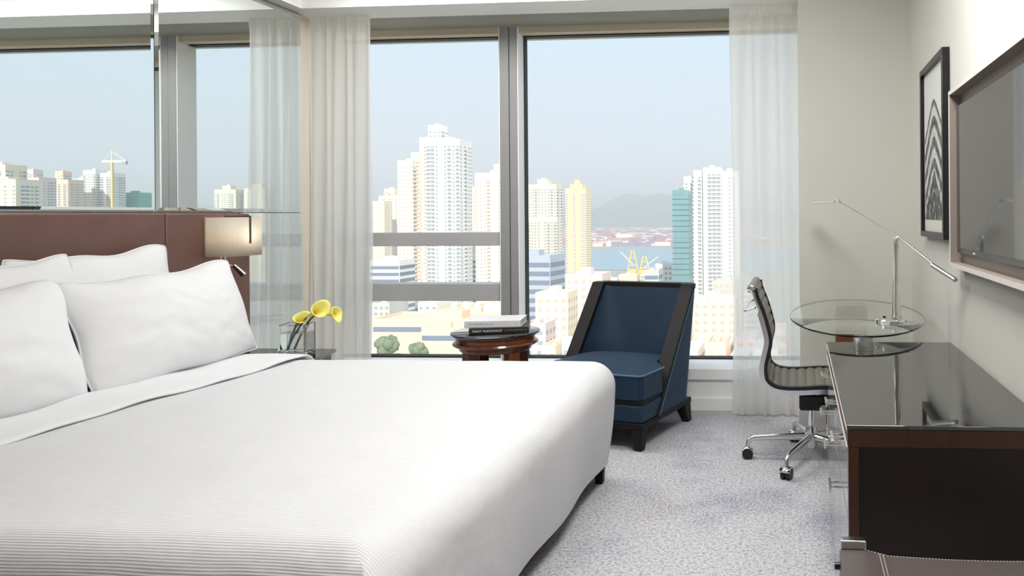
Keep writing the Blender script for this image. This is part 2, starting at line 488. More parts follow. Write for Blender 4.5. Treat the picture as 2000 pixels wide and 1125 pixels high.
mirror_panel('wall_mirror', 4.16, 4.708, 0.10, 1.281, 'lower mirror strip between the headboard and the curtain', sides=(0, 0, 0, 0))
tag(bx(XL + 0.0005, XL + 0.02, 1.2, 4.71, 2.531, 2.545).build('mirror_trim', M_['chrome']), 'thin chrome rail along the top of the mirrors', 'rail')

# ------------------------------------------------------------------ casings of the added fill lights (out of frame)
for i, (x, y, sx, sy, wt) in enumerate(FILL_LIGHTS):
    t = empty('fill_light', (x, y, CE), 0, ['rectangular added fill light over the pillow side by the window', 'smaller rectangular added fill light over the passage beside the bed'][i], 'lamp', 'added fill lights')
    f = MB()
    for a in ((-sx / 2 - 0.02, -sx / 2, -sy / 2 - 0.02, sy / 2 + 0.02), (sx / 2, sx / 2 + 0.02, -sy / 2 - 0.02, sy / 2 + 0.02), (-sx / 2, sx / 2, -sy / 2 - 0.02, -sy / 2), (-sx / 2, sx / 2, sy / 2, sy / 2 + 0.02)):
        f.box(a[0], a[1], a[2], a[3], -0.03, -0.001)
    f.build('frame', M_['alu'], t)
    bx(-sx / 2, sx / 2, -sy / 2, sy / 2, -0.02, -0.002).build('fill_panel', M_['white'], t)
    ld = bpy.data.lights.new('fill_area', 'AREA'); ld.shape = 'RECTANGLE'; ld.size = sx; ld.size_y = sy
    ld.energy = wt; ld.color = (1.0, 0.985, 0.965)
    lo = bpy.data.objects.new('fill_area', ld); COL.objects.link(lo); lo.parent = t; lo.location = (0, 0, -0.024)

# ------------------------------------------------------------------ curtains
def curtain(name, x0, x1, y, label, nf, seed, flip):
    """sheer voile: a folded sheet from the ceiling pocket to the floor; flip = which edge opens thin"""
    rng = random.Random(seed)
    ph = [rng.uniform(-0.5, 0.5) for _ in range(nf + 2)]
    am = [rng.uniform(0.6, 1.25) for _ in range(nf + 2)]
    nu, nv = nf * 14, 36
    def fn(u, v):
        s = u * nf
        k = int(min(s, nf - 1e-6))
        fr = s - k
        a = am[k] * (1 - fr) + am[k + 1] * fr
        p = ph[k] * (1 - fr) + ph[k + 1] * fr
        z = 0.012 + (2.60 - 0.012) * v
        top = max(0.0, (v - 0.93) / 0.07)
        drop = 1 - v
        edge = u if flip else 1 - u
        amp = 0.022 * a * (0.55 + 0.6 * drop) * (0.25 + 0.75 * min(1, edge * 2.2)) * (1 - 0.5 * top)
        yy = y + amp * math.sin(2 * math.pi * s + p + 0.35 * math.sin(3 * v + p)) - 0.05 * drop ** 2
        yy += 0.006 * math.sin(2 * math.pi * nf * 3.1 * u) * top
        xx = x0 + (x1 - x0) * u + 0.012 * math.sin(2 * math.pi * s * 0.5 + 4 * v) * (1 - top)
        return (xx, yy, z)
    o = MB().grid(fn, nu, nv).build(name, M_['sheer'], None, smooth=180, fix=False)
    tag(o, label, 'curtain', 'sheer curtains')
    h = MB().grid(lambda u, v: (lambda p: (p[0], p[1] - 0.004, p[2]))(fn(u, 0.962 + 0.038 * v)), nu, 4).build('heading_tape', M_['sheer'], o, smooth=180, fix=False)
    return o
curtain('curtain', -3.165, -2.745, 4.80, 'white sheer curtain hanging behind the yellow lilies', 6, 3, False)
curtain('curtain', -0.405, 0.10, 4.80, 'white sheer curtain hanging behind the office chair', 7, 5, True)
tag(bx(XL + 0.01, 0.016, 4.87, 4.89, 2.60, 2.62).build('curtain_rail', M_['alu']), 'slim grey curtain rail hidden in the ceiling pocket', 'rail')

# ================================================================== bed
BX0, BX1, BY0, BY1, BT = -3.09, -0.872, 1.50, 3.62, 0.558
bed = empty('bed', ((BX0 + BX1) / 2, (BY0 + BY1) / 2, 0), 0, 'wide double bed made up in white linen', 'bed')
BMt = Matrix.Translation((-(BX0 + BX1) / 2, -(BY0 + BY1) / 2, 0))
bx(BX0 + 0.02, BX1 - 0.03, BY0 + 0.05, BY1 - 0.05, 0.13, 0.30).build('bed_base', M_['wood_panel'], bed, bevel=0.01, M=BMt)
bx(BX0 + 0.02, BX1 - 0.025, BY0 + 0.03, BY1 - 0.03, 0.30, BT - 0.02).build('mattress', M_['cotton'], bed, bevel=0.06, seg=4, M=BMt)
for lx, ly in ((-2.95, 1.62), (-2.95, 3.5), (-0.94, 1.62), (-0.925, 3.53)):
    MB().frustum((lx, ly, 0), (0.035, 0.035), (lx, ly, 0.13), (0.05, 0.05)).build('leg', M_['black_wood'], bed, bevel=0.004, M=BMt)

def cloth_box(name, x0, x1, y0, y1, z0, z1, rt, rv, m, label, cat, tuck=0.035, wob=0.007):
    """bed cloth with rounded top edges, dropping over foot and both sides, open below"""
    n1, n2, na = 44, 56, 5
    levels = [(z0 + (z1 - rt - z0) * k / 9, 0.0) for k in range(9)] + [(z1 - rt + rt * math.sin(R(9 * k)), rt * (1 - math.cos(R(9 * k)))) for k in range(11)]
    V = []; Fc = []; UV = []
    def ring(z, i):
        rn, rf = max(rv - i, 0.0), max(rt - i, 0.0); xa, ya, yb = x1 - i, y0 + i, y1 - i
        pts = [(x0 + (xa - rn - x0) * k / n1, ya) for k in range(n1 + 1)]
        pts += [(xa - rn + rn * math.sin(R(90 * k / na)), ya + rn - rn * math.cos(R(90 * k / na))) for k in range(1, na + 1)]
        pts += [(xa, ya + rn + (yb - ya - rn - rf) * k / n2) for k in range(1, n2 + 1)]
        pts += [(xa - rf + rf * math.cos(R(90 * k / na)), yb - rf + rf * math.sin(R(90 * k / na))) for k in range(1, na + 1)]
        pts += [(xa - rf - (xa - rf - x0) * k / n1, yb) for k in range(1, n1 + 1)]
        return [(x, y, z) for x, y in pts]
    N = 2 * n1 + n2 + 2 * na + 1
    ym = (y0 + y1) / 2
    for z, i in levels: V += ring(z, i)
    def uv(p, side):
        drop = z1 - p[2]
        if side: return (p[0], (p[1] - drop) if p[1] < ym else (p[1] + drop))
        return (p[0] + drop, p[1])
    for j in range(len(levels) - 1):
        for k in range(N - 1):
            f = (j * N + k, j * N + k + 1, (j + 1) * N + k + 1, (j + 1) * N + k)
            side = k < n1 + na // 2 or k >= n1 + na + n2 + na // 2
            Fc.append(f); UV.append([uv(V[q], side) for q in f])
    top = V[-N:]; base = len(V)
    xs = [p[0] for p in top[:n1 + 1]]; ys = [top[n1 + na][1]] + [top[n1 + na + k][1] for k in range(1, n2 + 1)]
    for jy in range(n2 + 1):
        for ix in range(n1 + 1): V.append((xs[ix], ys[jy], z1))
    for jy in range(n2):
        for ix in range(n1):
            a_ = base + jy * (n1 + 1) + ix
            f = (a_, a_ + 1, a_ + n1 + 2, a_ + n1 + 1); Fc.append(f); UV.append([(V[q][0], V[q][1]) for q in f])
    out = []
    for p in V:
        p = Vector(p)
        d = mnoise.noise(p * 2.3) * wob + mnoise.noise(p * 6.0) * wob * 0.4
        drop = (z1 - p.z) / (z1 - z0); q = p.copy()
        q.z += d * (1 - drop)
        if drop > 0.12:
            k = drop - 0.12
            if abs(p.x - x1) < 0.13: q.x += -tuck * k * 0.6 - tuck * k * k + 0.010 * k * math.sin(p.y * 9 + 1) + 0.02 * k * (1 - k) 
            if abs(p.y - y0) < 0.06: q.y += tuck * 0.7 * k
            if abs(p.y - y1) < 0.13: q.y -= tuck * 0.7 * k
        out.append(tuple(q))
    me = bpy.data.meshes.new(name); me.from_pydata(out, [], Fc)
    ul = me.uv_layers.new(name='cloth'); li = 0
    for f in UV:
        for c in f: ul.data[li].uv = c; li += 1
    bm = bmesh.new(); bm.from_mesh(me)
    bmesh.ops.remove_doubles(bm, verts=bm.verts, dist=0.0004); bmesh.ops.recalc_face_normals(bm, faces=bm.faces)
    bm.to_mesh(me); bm.free()
    me.materials.append(m); me.shade_smooth()
    o = bpy.data.objects.new(name, me); COL.objects.link(o)
    return tag(o, label, cat)
cloth_box('coverlet', -2.62, BX1 + 0.022, BY0 - 0.03, BY1 + 0.03, 0.095, BT + 0.008, 0.12, 0.04, M_['coverlet'], 'white ribbed coverlet spread over the bed', 'bedspread')

def sheet_fn(u, v, lift=0.0):
    # u across the bed (over both sides), v along x
    W = BY1 - BY0 + 0.09
    s = -0.36 + u * (W + 0.72)
    x = -2.74 + 0.345 * v
    y0 = BY0 - 0.045; y1 = BY1 + 0.045; zt = BT + 0.020 + lift
    r = 0.085
    def prof(d):                      # d past the top edge start
        if d < r * 1.571: a = d / r; return r * math.sin(a), r * (1 - math.cos(a))
        return r, r + d - r * 1.571
    if s < r: dy, dz = prof(r - s); y = y0 + r - dy
    elif s > W - r: dy, dz = prof(s - (W - r)); y = y1 - r + dy
    else: dy = dz = 0; y = y0 + s
    wv = 0.004 * math.sin(7 * y + 2 * v) + 0.003 * math.sin(17 * y)
    x += 0.006 * math.sin(4.2 * y + 0.5)
    return (x, y, zt - dz + wv * (1 if dz == 0 else 0.2) + 0.004 * math.sin(math.pi * v))
tag(MB().grid(sheet_fn, 90, 10).build('folded_sheet', M_['cotton'], None, smooth=180, solid=0.008), 'white flat sheet folded back below the pillows', 'sheet')

# ------------------------------------------------------------------ headboard
hb = empty('headboard', (-3.13, 2.6, 0), 0, 'tall brown leather headboard panel behind the pillows', 'headboard')
HM = Matrix.Translation((3.13, -2.6, 0))
bx(-3.16, -3.105, 1.0, 3.570, 0.05, 1.278).build('leather_panel', M_['leather_brown'], hb, bevel=0.008, M=HM)
bx(-3.16, -3.105, 3.574, 4.158, 0.05, 1.278).build('leather_panel', M_['leather_brown'], hb, bevel=0.008, M=HM)

# ------------------------------------------------------------------ pillows
def pillow(label, c, w, h, T, tilt, yaw, roll, seed):
    """a soft pillow standing on its long edge; local x = width, z = height, y = thickness"""
    def pt(u, v, sgn):
        a, b = u * 2 - 1, v * 2 - 1
        sx = a * (1 - 0.055 * (1 - b * b)) ; sz = b * (1 - 0.075 * (1 - a * a))
        cr_ = 0.09 * (abs(a) * abs(b)) ** 5; sx *= 1 - cr_ * 0.6; sz *= 1 - cr_
        th = max(0.0, (1 - abs(a) ** 2.6)) ** 0.62 * max(0.0, (1 - abs(b) ** 2.4)) ** 0.62
        q = Vector((a * 2.1 + seed, b * 2.1, sgn * 3.0))
        wr = mnoise.noise(q) * 0.10 + mnoise.noise(q * 2.7) * 0.05
        # creases that run in from the corners
        rad = math.hypot(1 - abs(a), 1 - abs(b)); ang = math.atan2(1 - abs(b), 1 - abs(a) + 1e-6)
        wr += 0.10 * math.sin(ang * 11 + seed) * math.exp(-rad * 3.2) * min(1, rad * 6)
        y = sgn * T * 0.5 * th * (1 + wr)
        sag = -0.02 * (1 - a * a) * (b > 0) * b
        return Vector((sx * w / 2 + 0.006 * math.sin(b * 6 + seed), y, sz * h / 2 + sag + 0.008 * math.sin(a * 7 + seed * 2)))
    n1, n2 = 48, 36
    mb = MB()
    mb.grid(lambda u, v: pt(u, v, 1), n1, n2)
    mb.grid(lambda u, v: pt(u, v, -1), n1, n2)
    o = mb.build('pillow', M_['cotton'], None, smooth=180)
    bm = bmesh.new(); bm.from_mesh(o.data); bmesh.ops.remove_doubles(bm, verts=bm.verts, dist=0.0005); bmesh.ops.recalc_face_normals(bm, faces=bm.faces); bm.to_mesh(o.data); bm.free()
    o.data.shade_smooth()
    # seam cord round the edge
    ring = [pt(i / 40, 0, 0) for i in range(40)] + [pt(1, i / 30, 0) for i in range(30)] + [pt(1 - i / 40, 1, 0) for i in range(40)] + [pt(0, 1 - i / 30, 0) for i in range(31)]
    MB().tube(ring, 0.004, 6, caps=False).build('seam', M_['cotton'], o, smooth=180)
    o.matrix_world = Matrix.Translation(c) @ Matrix.Rotation(R(90 + yaw), 4, 'Z') @ Matrix.Rotation(R(tilt), 4, 'X') @ Matrix.Rotation(R(roll), 4, 'Y')
    tag(o, label, 'pillow', 'pillows against the headboard')
    return o
# local -y faces +x world after the 90 degree turn
pillow('big white pillow in front, on the window side of the bed', (-2.79, 3.225, 0.795), 0.95, 0.51, 0.23, -17, 0, -2.6, 1.3)
pillow('big white pillow in front, on the near side of the bed', (-2.785, 2.295, 0.795), 0.97, 0.51, 0.25, -17, 0, 0.5, 4.1)
pillow('white pillow at the back, window side, leaning on the headboard', (-2.99, 3.10, 0.862), 0.80, 0.54, 0.15, -8, 0, -2.5, 7.7)
pillow('white pillow at the back, near side, leaning on the headboard', (-2.935, 2.535, 0.85), 0.86, 0.52, 0.15, -11, 0, -2.5, 9.9)

# ------------------------------------------------------------------ bedside wall lamp
wl = empty('wall_lamp', (-3.104, 3.97, 1.048), 0, 'cream half-round shade on the headboard with a small chrome reading light', 'lamp')
def shade_fn(u, v):
    hw, dp, rr = 0.15, 0.138, 0.085
    path = [(0.0, -hw), (dp - rr, -hw)] + [(dp - rr + rr * math.sin(a), -hw + rr - rr * math.cos(a)) for a in [R(15 * k) for k in range(1, 7)]] + \
           [(dp, 0.0)] + [(dp - rr + rr * math.cos(a), hw - rr + rr * math.sin(a)) for a in [R(15 * k) for k in range(0, 7)]] + [(0.0, hw)]
    i = u * (len(path) - 1); k = min(int(i + 1e-6), len(path) - 2); f = i - k
    x = path[k][0] * (1 - f) + path[k + 1][0] * f; y = path[k][1] * (1 - f) + path[k + 1][1] * f
    return (x, y, 0.208 * v)
MB().grid(shade_fn, 69, 3).build('lamp_shade', M_['shade'], wl, smooth=60, solid=0.004)
br = MB().box(0.0, 0.1445, -0.008, 0.004, 0.2105, 0.2165).box(0.1405, 0.1445, -0.008, 0.004, 0.066, 0.2105)
br.build('bracket', M_['bronze'], wl)
for y in (-0.115, -0.085):
    MB().tube([(0.06, y, 0.03), (0.06, y, -0.055)], 0.005, 8).build('stem', M_['chrome'], wl, smooth=60)
rl = MB().tube([(0.06, -0.085, -0.05), (0.078, -0.065, -0.05), (0.092, -0.052, -0.056)], 0.004, 8).tube([(0.088, -0.056, -0.048), (0.124, -0.028, -0.102)], [0.011, 0.018], 14)
rl.build('reading_light', M_['gunmetal'], wl, smooth=50)

ld = bpy.data.lights.new('bulb', 'POINT'); ld.energy = 0.8; ld.color = (1.0, 0.86, 0.68); ld.shadow_soft_size = 0.03
lo = bpy.data.objects.new('bulb', ld); COL.objects.link(lo); lo.parent = wl; lo.location = (0.062, 0.0, 0.11)

# ================================================================== nightstand, vase and lilies
ns = empty('nightstand', (-2.76, 4.0, 0), 0, 'dark nightstand with glossy black top behind the bed', 'nightstand')
MB().prism([(-0.32, -0.30), (0.27, -0.30), (0.29, -0.28), (0.205, 0.09), (0.18, 0.10), (-0.32, 0.10)], 0.503, 0.52).build('top', M_['dark_glass'], ns, bevel=0.003)
MB().prism([(-0.31, -0.28), (0.25, -0.28), (0.185, 0.08), (-0.31, 0.08)], 0.06, 0.502).build('body', M_['wood_mahogany'], ns, bevel=0.006)
bx(-0.29, 0.23, -0.296, -0.281, 0.29, 0.49).build('drawer', M_['wood_mahogany'], ns, bevel=0.003)
bx(-0.29, 0.23, -0.296, -0.281, 0.08, 0.28).build('drawer', M_['wood_mahogany'], ns, bevel=0.003)
VX, VY, VZ = -2.655, 3.90, 0.5205
va = empty('vase', (VX, VY, VZ), R(12), 'square clear glass vase half full of water on the nightstand', 'vase')
vo = MB(); hw = 0.068; ht = 0.168; tk = 0.009; bt = 0.026
vo.box(-hw, hw, -hw, hw, 0, ht)
gl = bmesh.new()
o_ = [(-hw, -hw), (hw, -hw), (hw, hw), (-hw, hw)]; i_ = [(-hw + tk, -hw + tk), (hw - tk, -hw + tk), (hw - tk, hw - tk), (-hw + tk, hw - tk)]
vv = [(x, y, 0) for x, y in o_] + [(x, y, ht) for x, y in o_] + [(x, y, ht) for x, y in i_] + [(x, y, bt) for x, y in i_]
ff = [(3, 2, 1, 0)] + [(k, (k + 1) % 4, (k + 1) % 4 + 4, k + 4) for k in range(4)] + [(k + 4, (k + 1) % 4 + 4, (k + 1) % 4 + 8, k + 8) for k in range(4)] + [(k + 8, (k + 1) % 4 + 8, (k + 1) % 4 + 12, k + 12) for k in range(4)] + [(12, 13, 14, 15)]
gl.free()
MB().add(vv, ff).build('glass_body', M_['vase_glass'], va, bevel=0.003)
bx(-hw + tk + 0.0005, hw - tk - 0.0005, -hw + tk + 0.0005, hw - tk - 0.0005, bt + 0.0005, 0.122).build('water', M_['water'], va)

def lily(label, path, axis_end, size, roll):
    """stem along path; spathe opens from the last path point towards axis_end"""
    base = Vector(path[-1]); ax = (Vector(axis_end) - base)
    L = ax.length; ax.normalize()
    t = empty('calla_lily', path[0], 0, label, 'flower', 'yellow calla lilies in the vase')
    off = Vector(path[0])
    MB().tube([Vector(p) - off for p in cr(path, 6)], 0.0055, 8).build('stem', M_['stem'], t, smooth=80)
    q = Vector((0, 0, 1)).rotation_difference(ax).to_matrix().to_4x4() @ Matrix.Rotation(R(roll), 4, 'Z')
    def sp(u, v):
        th = 2 * math.pi * u
        fl = v ** 1.9
        r = size * (0.12 + 0.30 * v + 0.62 * v ** 3.2)
        z = L * v * (0.86 + 0.0 * fl) + 0.40 * L * fl * (0.5 + 0.5 * math.cos(th)) ** 1.6 - 0.12 * L * v ** 6
        curl = 1 + 0.22 * v ** 5 * (0.6 + 0.4 * math.cos(th)) + 0.05 * math.sin(3 * th) * v ** 4
        p = Vector((r * curl * math.cos(th), r * curl * 0.92 * math.sin(th), z))
        return (q @ p) + base - off
    MB().grid(sp, 28, 14, wrap_u=True).build('spathe', M_['lily'], t, smooth=180, solid=0.0016, fix=False)
    MB().tube([base - off + ax * (L * 0.15), base - off + ax * (L * 0.78)], [0.0045, 0.0035], 8).build('spadix', M_['spadix'], t, smooth=80)
    return t
lily('yellow calla lily resting low over the rim of the glass vase', [(-2.700, 3.915, 0.553), (-2.684, 3.905, 0.60), (-2.662, 3.895, 0.662)], (-2.600, 3.86, 0.735), 0.032, 60)
lily('upper yellow calla lily opening upwards, arched out over the vase', [(-2.690, 3.885, 0.553), (-2.655, 3.88, 0.62), (-2.61, 3.872, 0.69), (-2.572, 3.86, 0.728)], (-2.475, 3.84, 0.778), 0.040, 100)
lily('rightmost yellow calla lily bending away towards the curtain', [(-2.672, 3.922, 0.553), (-2.635, 3.912, 0.62), (-2.588, 3.9, 0.70), (-2.54, 3.89, 0.735), (-2.487, 3.885, 0.738)], (-2.395, 3.86, 0.745), 0.039, -60)

# ================================================================== round side table and books
TX, TY = -1.695, 4.22
st = empty('side_table', (TX, TY, 0), R(8), 'round mahogany side table with black top by the window', 'table')
MB().lathe([(0.0, 0.592), (0.238, 0.592), (0.243, 0.597), (0.243, 0.602), (0.238, 0.606), (0.0, 0.606)], 56, caps=False).build('table_top', M_['dark_glass'], st, smooth=40)
MB().lathe([(0.0, 0.500), (0.188, 0.500), (0.196, 0.508), (0.20, 0.528), (0.226, 0.533), (0.233, 0.541), (0.228, 0.551), (0.216, 0.556), (0.214, 0.574), (0.226, 0.582), (0.230, 0.591), (0.0, 0.591)], 56, caps=False).build('apron', M_['wood_mahogany'], st, smooth=35)
for k in range(4):
    a = R(45 + 90 * k)
    Mk = Matrix.Translation((0.158 * math.cos(a), 0.158 * math.sin(a), 0)) @ Matrix.Rotation(a, 4, 'Z')
    MB().box(-0.032, 0.032, -0.032, 0.032, 0, 0.502).build('leg', M_['wood_mahogany'], st, bevel=0.004, M=Mk)
MB().lathe([(0.0, 0.13), (0.16, 0.13), (0.165, 0.138), (0.16, 0.15), (0.0, 0.15)], 40, caps=False).build('shelf', M_['wood_mahogany'], st, smooth=35)

def text_mesh(s, size, m, parent, Mx, name='lettering', italic=0.0, ex=0.0004):
    cu = bpy.data.curves.new(name, 'FONT'); cu.body = s; cu.size = size; cu.extrude = ex; cu.shear = italic
    cu.align_x = 'LEFT'; cu.align_y = 'CENTER'; cu.resolution_u = 3
    tmp = bpy.data.objects.new(name, cu); COL.objects.link(tmp)
    dg = bpy.context.evaluated_depsgraph_get()
    me = bpy.data.meshes.new_from_object(tmp.evaluated_get(dg))
    bpy.data.objects.remove(tmp); bpy.data.curves.remove(cu)
    me.transform(Mx); me.materials.clear(); me.materials.append(m)
    o = bpy.data.objects.new(name, me); COL.objects.link(o); o.parent = parent
    return o

def book(name, loc, rz, w, d, h, cov, label):
    """spine faces local -y; w along the spine"""
    t = empty(name, loc, rz, label, 'book', 'books on the round side table')
    c = 0.003
    bx(-w / 2 + 0.003, w / 2 - 0.003, -d / 2 + 0.002, d / 2 - 0.004, c, h - c).build('pages', M_['paper'], t)
    bx(-w / 2, w / 2, -d / 2, d / 2, 0, c).build('back_cover', cov, t, bevel=0.0008)
    bx(-w / 2, w / 2, -d / 2, d / 2, h - c, h).build('front_cover', cov, t, bevel=0.0008)
    bx(-w / 2, w / 2, -d / 2 - 0.003, -d / 2 + 0.0005, 0, h).build('spine', cov, t, bevel=0.001)
    return t
b1 = book('book', (TX + 0.033, TY - 0.01, 0.6065), R(17), 0.315, 0.24, 0.034, M_['cover_black'], 'thick black book with white spine lettering, lower of the two')
SPM = Matrix.Translation((-0.315 / 2 + 0.018, -0.24 / 2 - 0.0032, 0.018)) @ Matrix.Rotation(R(90), 4, 'X')
text_mesh('MARY McDONALD', 0.0185, M_['print_white'], b1, SPM)
dots = MB()
rng = random.Random(4)
for k in range(14):
    x = 0.03 + k * 0.0085
    dots.box(x, x + 0.0035, -0.1238, -0.1232, 0.016 + rng.uniform(-.002, .002), 0.022 + rng.uniform(-.002, .003))
dots.build('spine_ornament', M_['print_gold'], b1)['kind'] = 'stuff'
b2 = book('book', (TX + 0.005, TY + 0.0, 0.6408), R(11), 0.30, 0.235, 0.036, M_['cover_white'], 'white book with faint grey script on its spine, topmost on the side table')
sc = MB(); x = -0.125
rng = random.Random(12)
while x < 0.0:
    wv = rng.uniform(0.005, 0.011); hh = rng.choice((0.004, 0.005, 0.009))
    pts = [(x + wv * q / 6, -0.1209, 0.016 + hh * 0.5 * (1 + math.sin(q * 2.0 + x * 400))) for q in range(7)]
    sc.tube(pts, 0.0006, 4); x += wv + rng.uniform(0.002, 0.005)
sc.tube([(0.126, -0.1209, 0.016), (0.126, -0.1209, 0.022)], 0.0022, 6)
sc.build('spine_script', M_['ink'], b2)['kind'] = 'stuff'

# ================================================================== blue armchair
AW = 0.69
ac = empty('armchair', (-1.148, 4.078, 0), R(-15.3), 'blue velvet armchair with slanted black frame by the window', 'armchair')
hw = AW / 2; th = 0.072
Z0, Z1 = 0.15, 0.815
def lev(z):
    k = (z - 0.17) / 0.65
    return 0.20 + 0.50 * k, 0.655 + 0.145 * k
def upath(x, yf, yb, r, n=8):
    r = max(0.004, min(r, yb - yf - 0.002, x - 0.01))
    p = [(x, yf + (yb - r - yf) * i / 4) for i in range(5)]
    p += [(x - r + r * math.cos(a), yb - r + r * math.sin(a)) for a in [math.pi / 2 * i / n for i in range(1, n + 1)]]
    q = [(-a, b) for a, b in reversed(p)]
    mid = [(p[-1][0] * (1 - i / 7) - p[-1][0] * (i / 7), yb) for i in range(1, 7)]
    return p + mid + q
NZ = 16
zs = [Z0 + (Z1 - Z0) * i / NZ for i in range(NZ + 1)]
outer = [[(x, y, z) for x, y in upath(hw, lev(z)[0], lev(z)[1], 0.09)] for z in zs]
inner = [[(x, y, z) for x, y in upath(hw - th, lev(z)[0], lev(z)[1] - th, 0.22)] for z in zs]
npth = len(outer[0])
sh = MB()
for rows in (outer, inner):
    vs = [p for r_ in rows for p in r_]
    sh.add(vs, [(j * npth + i, j * npth + i + 1, (j + 1) * npth + i + 1, (j + 1) * npth + i) for j in range(NZ) for i in range(npth - 1)])
# close the rim, ends and bottom
vs = outer[-1] + inner[-1]; sh.add(vs, [(i, i + 1, npth + i + 1, npth + i) for i in range(npth - 1)])
vs = outer[0] + inner[0]; sh.add(vs, [(i, i + 1, npth + i + 1, npth + i) for i in range(npth - 1)])
for e in (0, -1):
    vs = [r_[e] for r_ in outer] + [r_[e] for r_ in inner]; m_ = len(outer)
    sh.add(vs, [(i, i + 1, m_ + i + 1, m_ + i) for i in range(m_ - 1)])
so = sh.build('shell', M_['velvet'], ac, smooth=50)
_b = bmesh.new(); _b.from_mesh(so.data); bmesh.ops.remove_doubles(_b, verts=_b.verts, dist=0.0003); bmesh.ops.recalc_face_normals(_b, faces=_b.faces); _b.to_mesh(so.data); _b.free()
so.data.shade_smooth(); so.data.set_sharp_from_angle(angle=R(50))
# black frame along the rim
secs = []
fn_ = Vector((0, -0.65, 0.50)).normalized()
for i in range(NZ + 1):
    secs.append((Vector(outer[i][0]), Vector(inner[i][0]), fn_, Vector((1, 0, 0))))
for i in range(1, npth - 1):
    O_, I_ = Vector(outer[-1][i]), Vector(inner[-1][i])
    d = (O_ - I_); d.z = 0
    secs.append((O_, I_, Vector((0, 0, 1)), d.normalized()))
for i in range(NZ, -1, -1):
    secs.append((Vector(outer[i][-1]), Vector(inner[i][-1]), fn_, Vector((-1, 0, 0))))
rim = MB(); vs = []
for O_, I_, n_, d_ in secs:
    vs += [O_ + d_ * 0.004 - n_ * 0.016, O_ + d_ * 0.004 + n_ * 0.012, I_ - d_ * 0.004 + n_ * 0.012, I_ - d_ * 0.004 - n_ * 0.016]
k = len(secs)
rim.add(vs, [(4 * i + a, 4 * i + (a + 1) % 4, 4 * i + 4 + (a + 1) % 4, 4 * i + 4 + a) for i in range(k - 1) for a in range(4)] + [(0, 1, 2, 3), (4 * k - 4, 4 * k - 3, 4 * k - 2, 4 * k - 1)])
rim.build('frame_trim', M_['black_wood'], ac, smooth=40)
for e, s in ((0, 1), (-1, -1)):
    MB().tube([Vector(outer[i][e]) + Vector((s * 0.006, 0.020, 0)) for i in range(NZ + 1)], 0.0028, 6).build('piping', M_['velvet_pipe'], ac, smooth=80)
def tee(off=0.0, yb=0.60):
    w_ = hw - off
    return [(-w_, off), (w_, off), (w_, 0.27), (hw - th - 0.006, 0.315), (hw - th - 0.006, yb - 0.12), (hw - th - 0.08, yb), (-(hw - th - 0.08), yb), (-(hw - th - 0.006), yb - 0.12), (-(hw - th - 0.006), 0.315), (-w_, 0.27)]
# cushion with a domed top
def cushion():
    bm = bmesh.new()
    poly = tee(0.0)
    lo = [bm.verts.new((x, y, 0.272)) for x, y in poly]; f = bm.faces.new(lo)
    r_ = bmesh.ops.extrude_face_region(bm, geom=[f]); top = [v for v in r_['geom'] if isinstance(v, bmesh.types.BMVert)]
    for v in top: v.co.z = 0.398
    tf = [g for g in r_['geom'] if isinstance(g, bmesh.types.BMFace)][0]
    bmesh.ops.bevel(bm, geom=[e for e in bm.edges if abs(e.verts[0].co.z - e.verts[1].co.z) > .05], offset=0.02, segments=3, affect='EDGES')
    for n in range(1, 12):
        for ax in (0, 1):
            co = [0, 0, 0]; co[ax] = (-hw + AW * n / 12) if ax == 0 else 0.6 * n / 12
            no = [0, 0, 0]; no[ax] = 1
            bmesh.ops.bisect_plane(bm, geom=bm.verts[:] + bm.edges[:] + bm.faces[:], plane_co=co, plane_no=no)
    for v in bm.verts:
        if v.co.z > 0.39:
            a = max(0, 1 - abs(v.co.x / hw) ** 2.4); b = max(0, 1 - abs(v.co.y / 0.3 - 1) ** 2.4)
            v.co.z += 0.042 * a ** 0.7 * b ** 0.7
    bmesh.ops.recalc_face_normals(bm, faces=bm.faces)
    me = bpy.data.meshes.new('seat_cushion'); bm.to_mesh(me); bm.free()
    me.materials.append(M_['velvet']); me.shade_smooth(); me.set_sharp_from_angle(angle=R(50))
    o = bpy.data.objects.new('seat_cushion', me); COL.objects.link(o); o.parent = ac
    return o
cu = cushion()
MB().tube([(-hw, 0.27, 0.4), (-hw, 0.02, 0.4), (-hw + 0.02, 0.0, 0.4), (hw - 0.02, 0.0, 0.4), (hw, 0.02, 0.4), (hw, 0.27, 0.4)], 0.005, 8).build('piping', M_['velvet_pipe'], cu, smooth=80)
MB().prism(tee(0.004), 0.246, 0.271).build('band', M_['black_wood'], ac, bevel=0.004)
MB().prism(tee(0.002, 0.62), 0.150, 0.245).build('seat_base', M_['velvet'], ac, bevel=0.012, seg=3)
MB().prism([(-hw, 0.0), (hw, 0.0), (hw, 0.655), (-hw, 0.655)], 0.118, 0.149).build('base_rail', M_['black_wood'], ac, bevel=0.003)
for sx in (-1, 1):
    MB().frustum((sx * (hw - 0.035), 0.035, 0), (0.042, 0.042), (sx * (hw - 0.035), 0.035, 0.118), (0.07, 0.07)).build('leg', M_['black_wood'], ac, bevel=0.003)
    MB().frustum((sx * (hw - 0.03), 0.655, 0), (0.042, 0.05), (sx * (hw - 0.035), 0.600, 0.118), (0.07, 0.09)).build('leg', M_['black_wood'], ac, bevel=0.003)

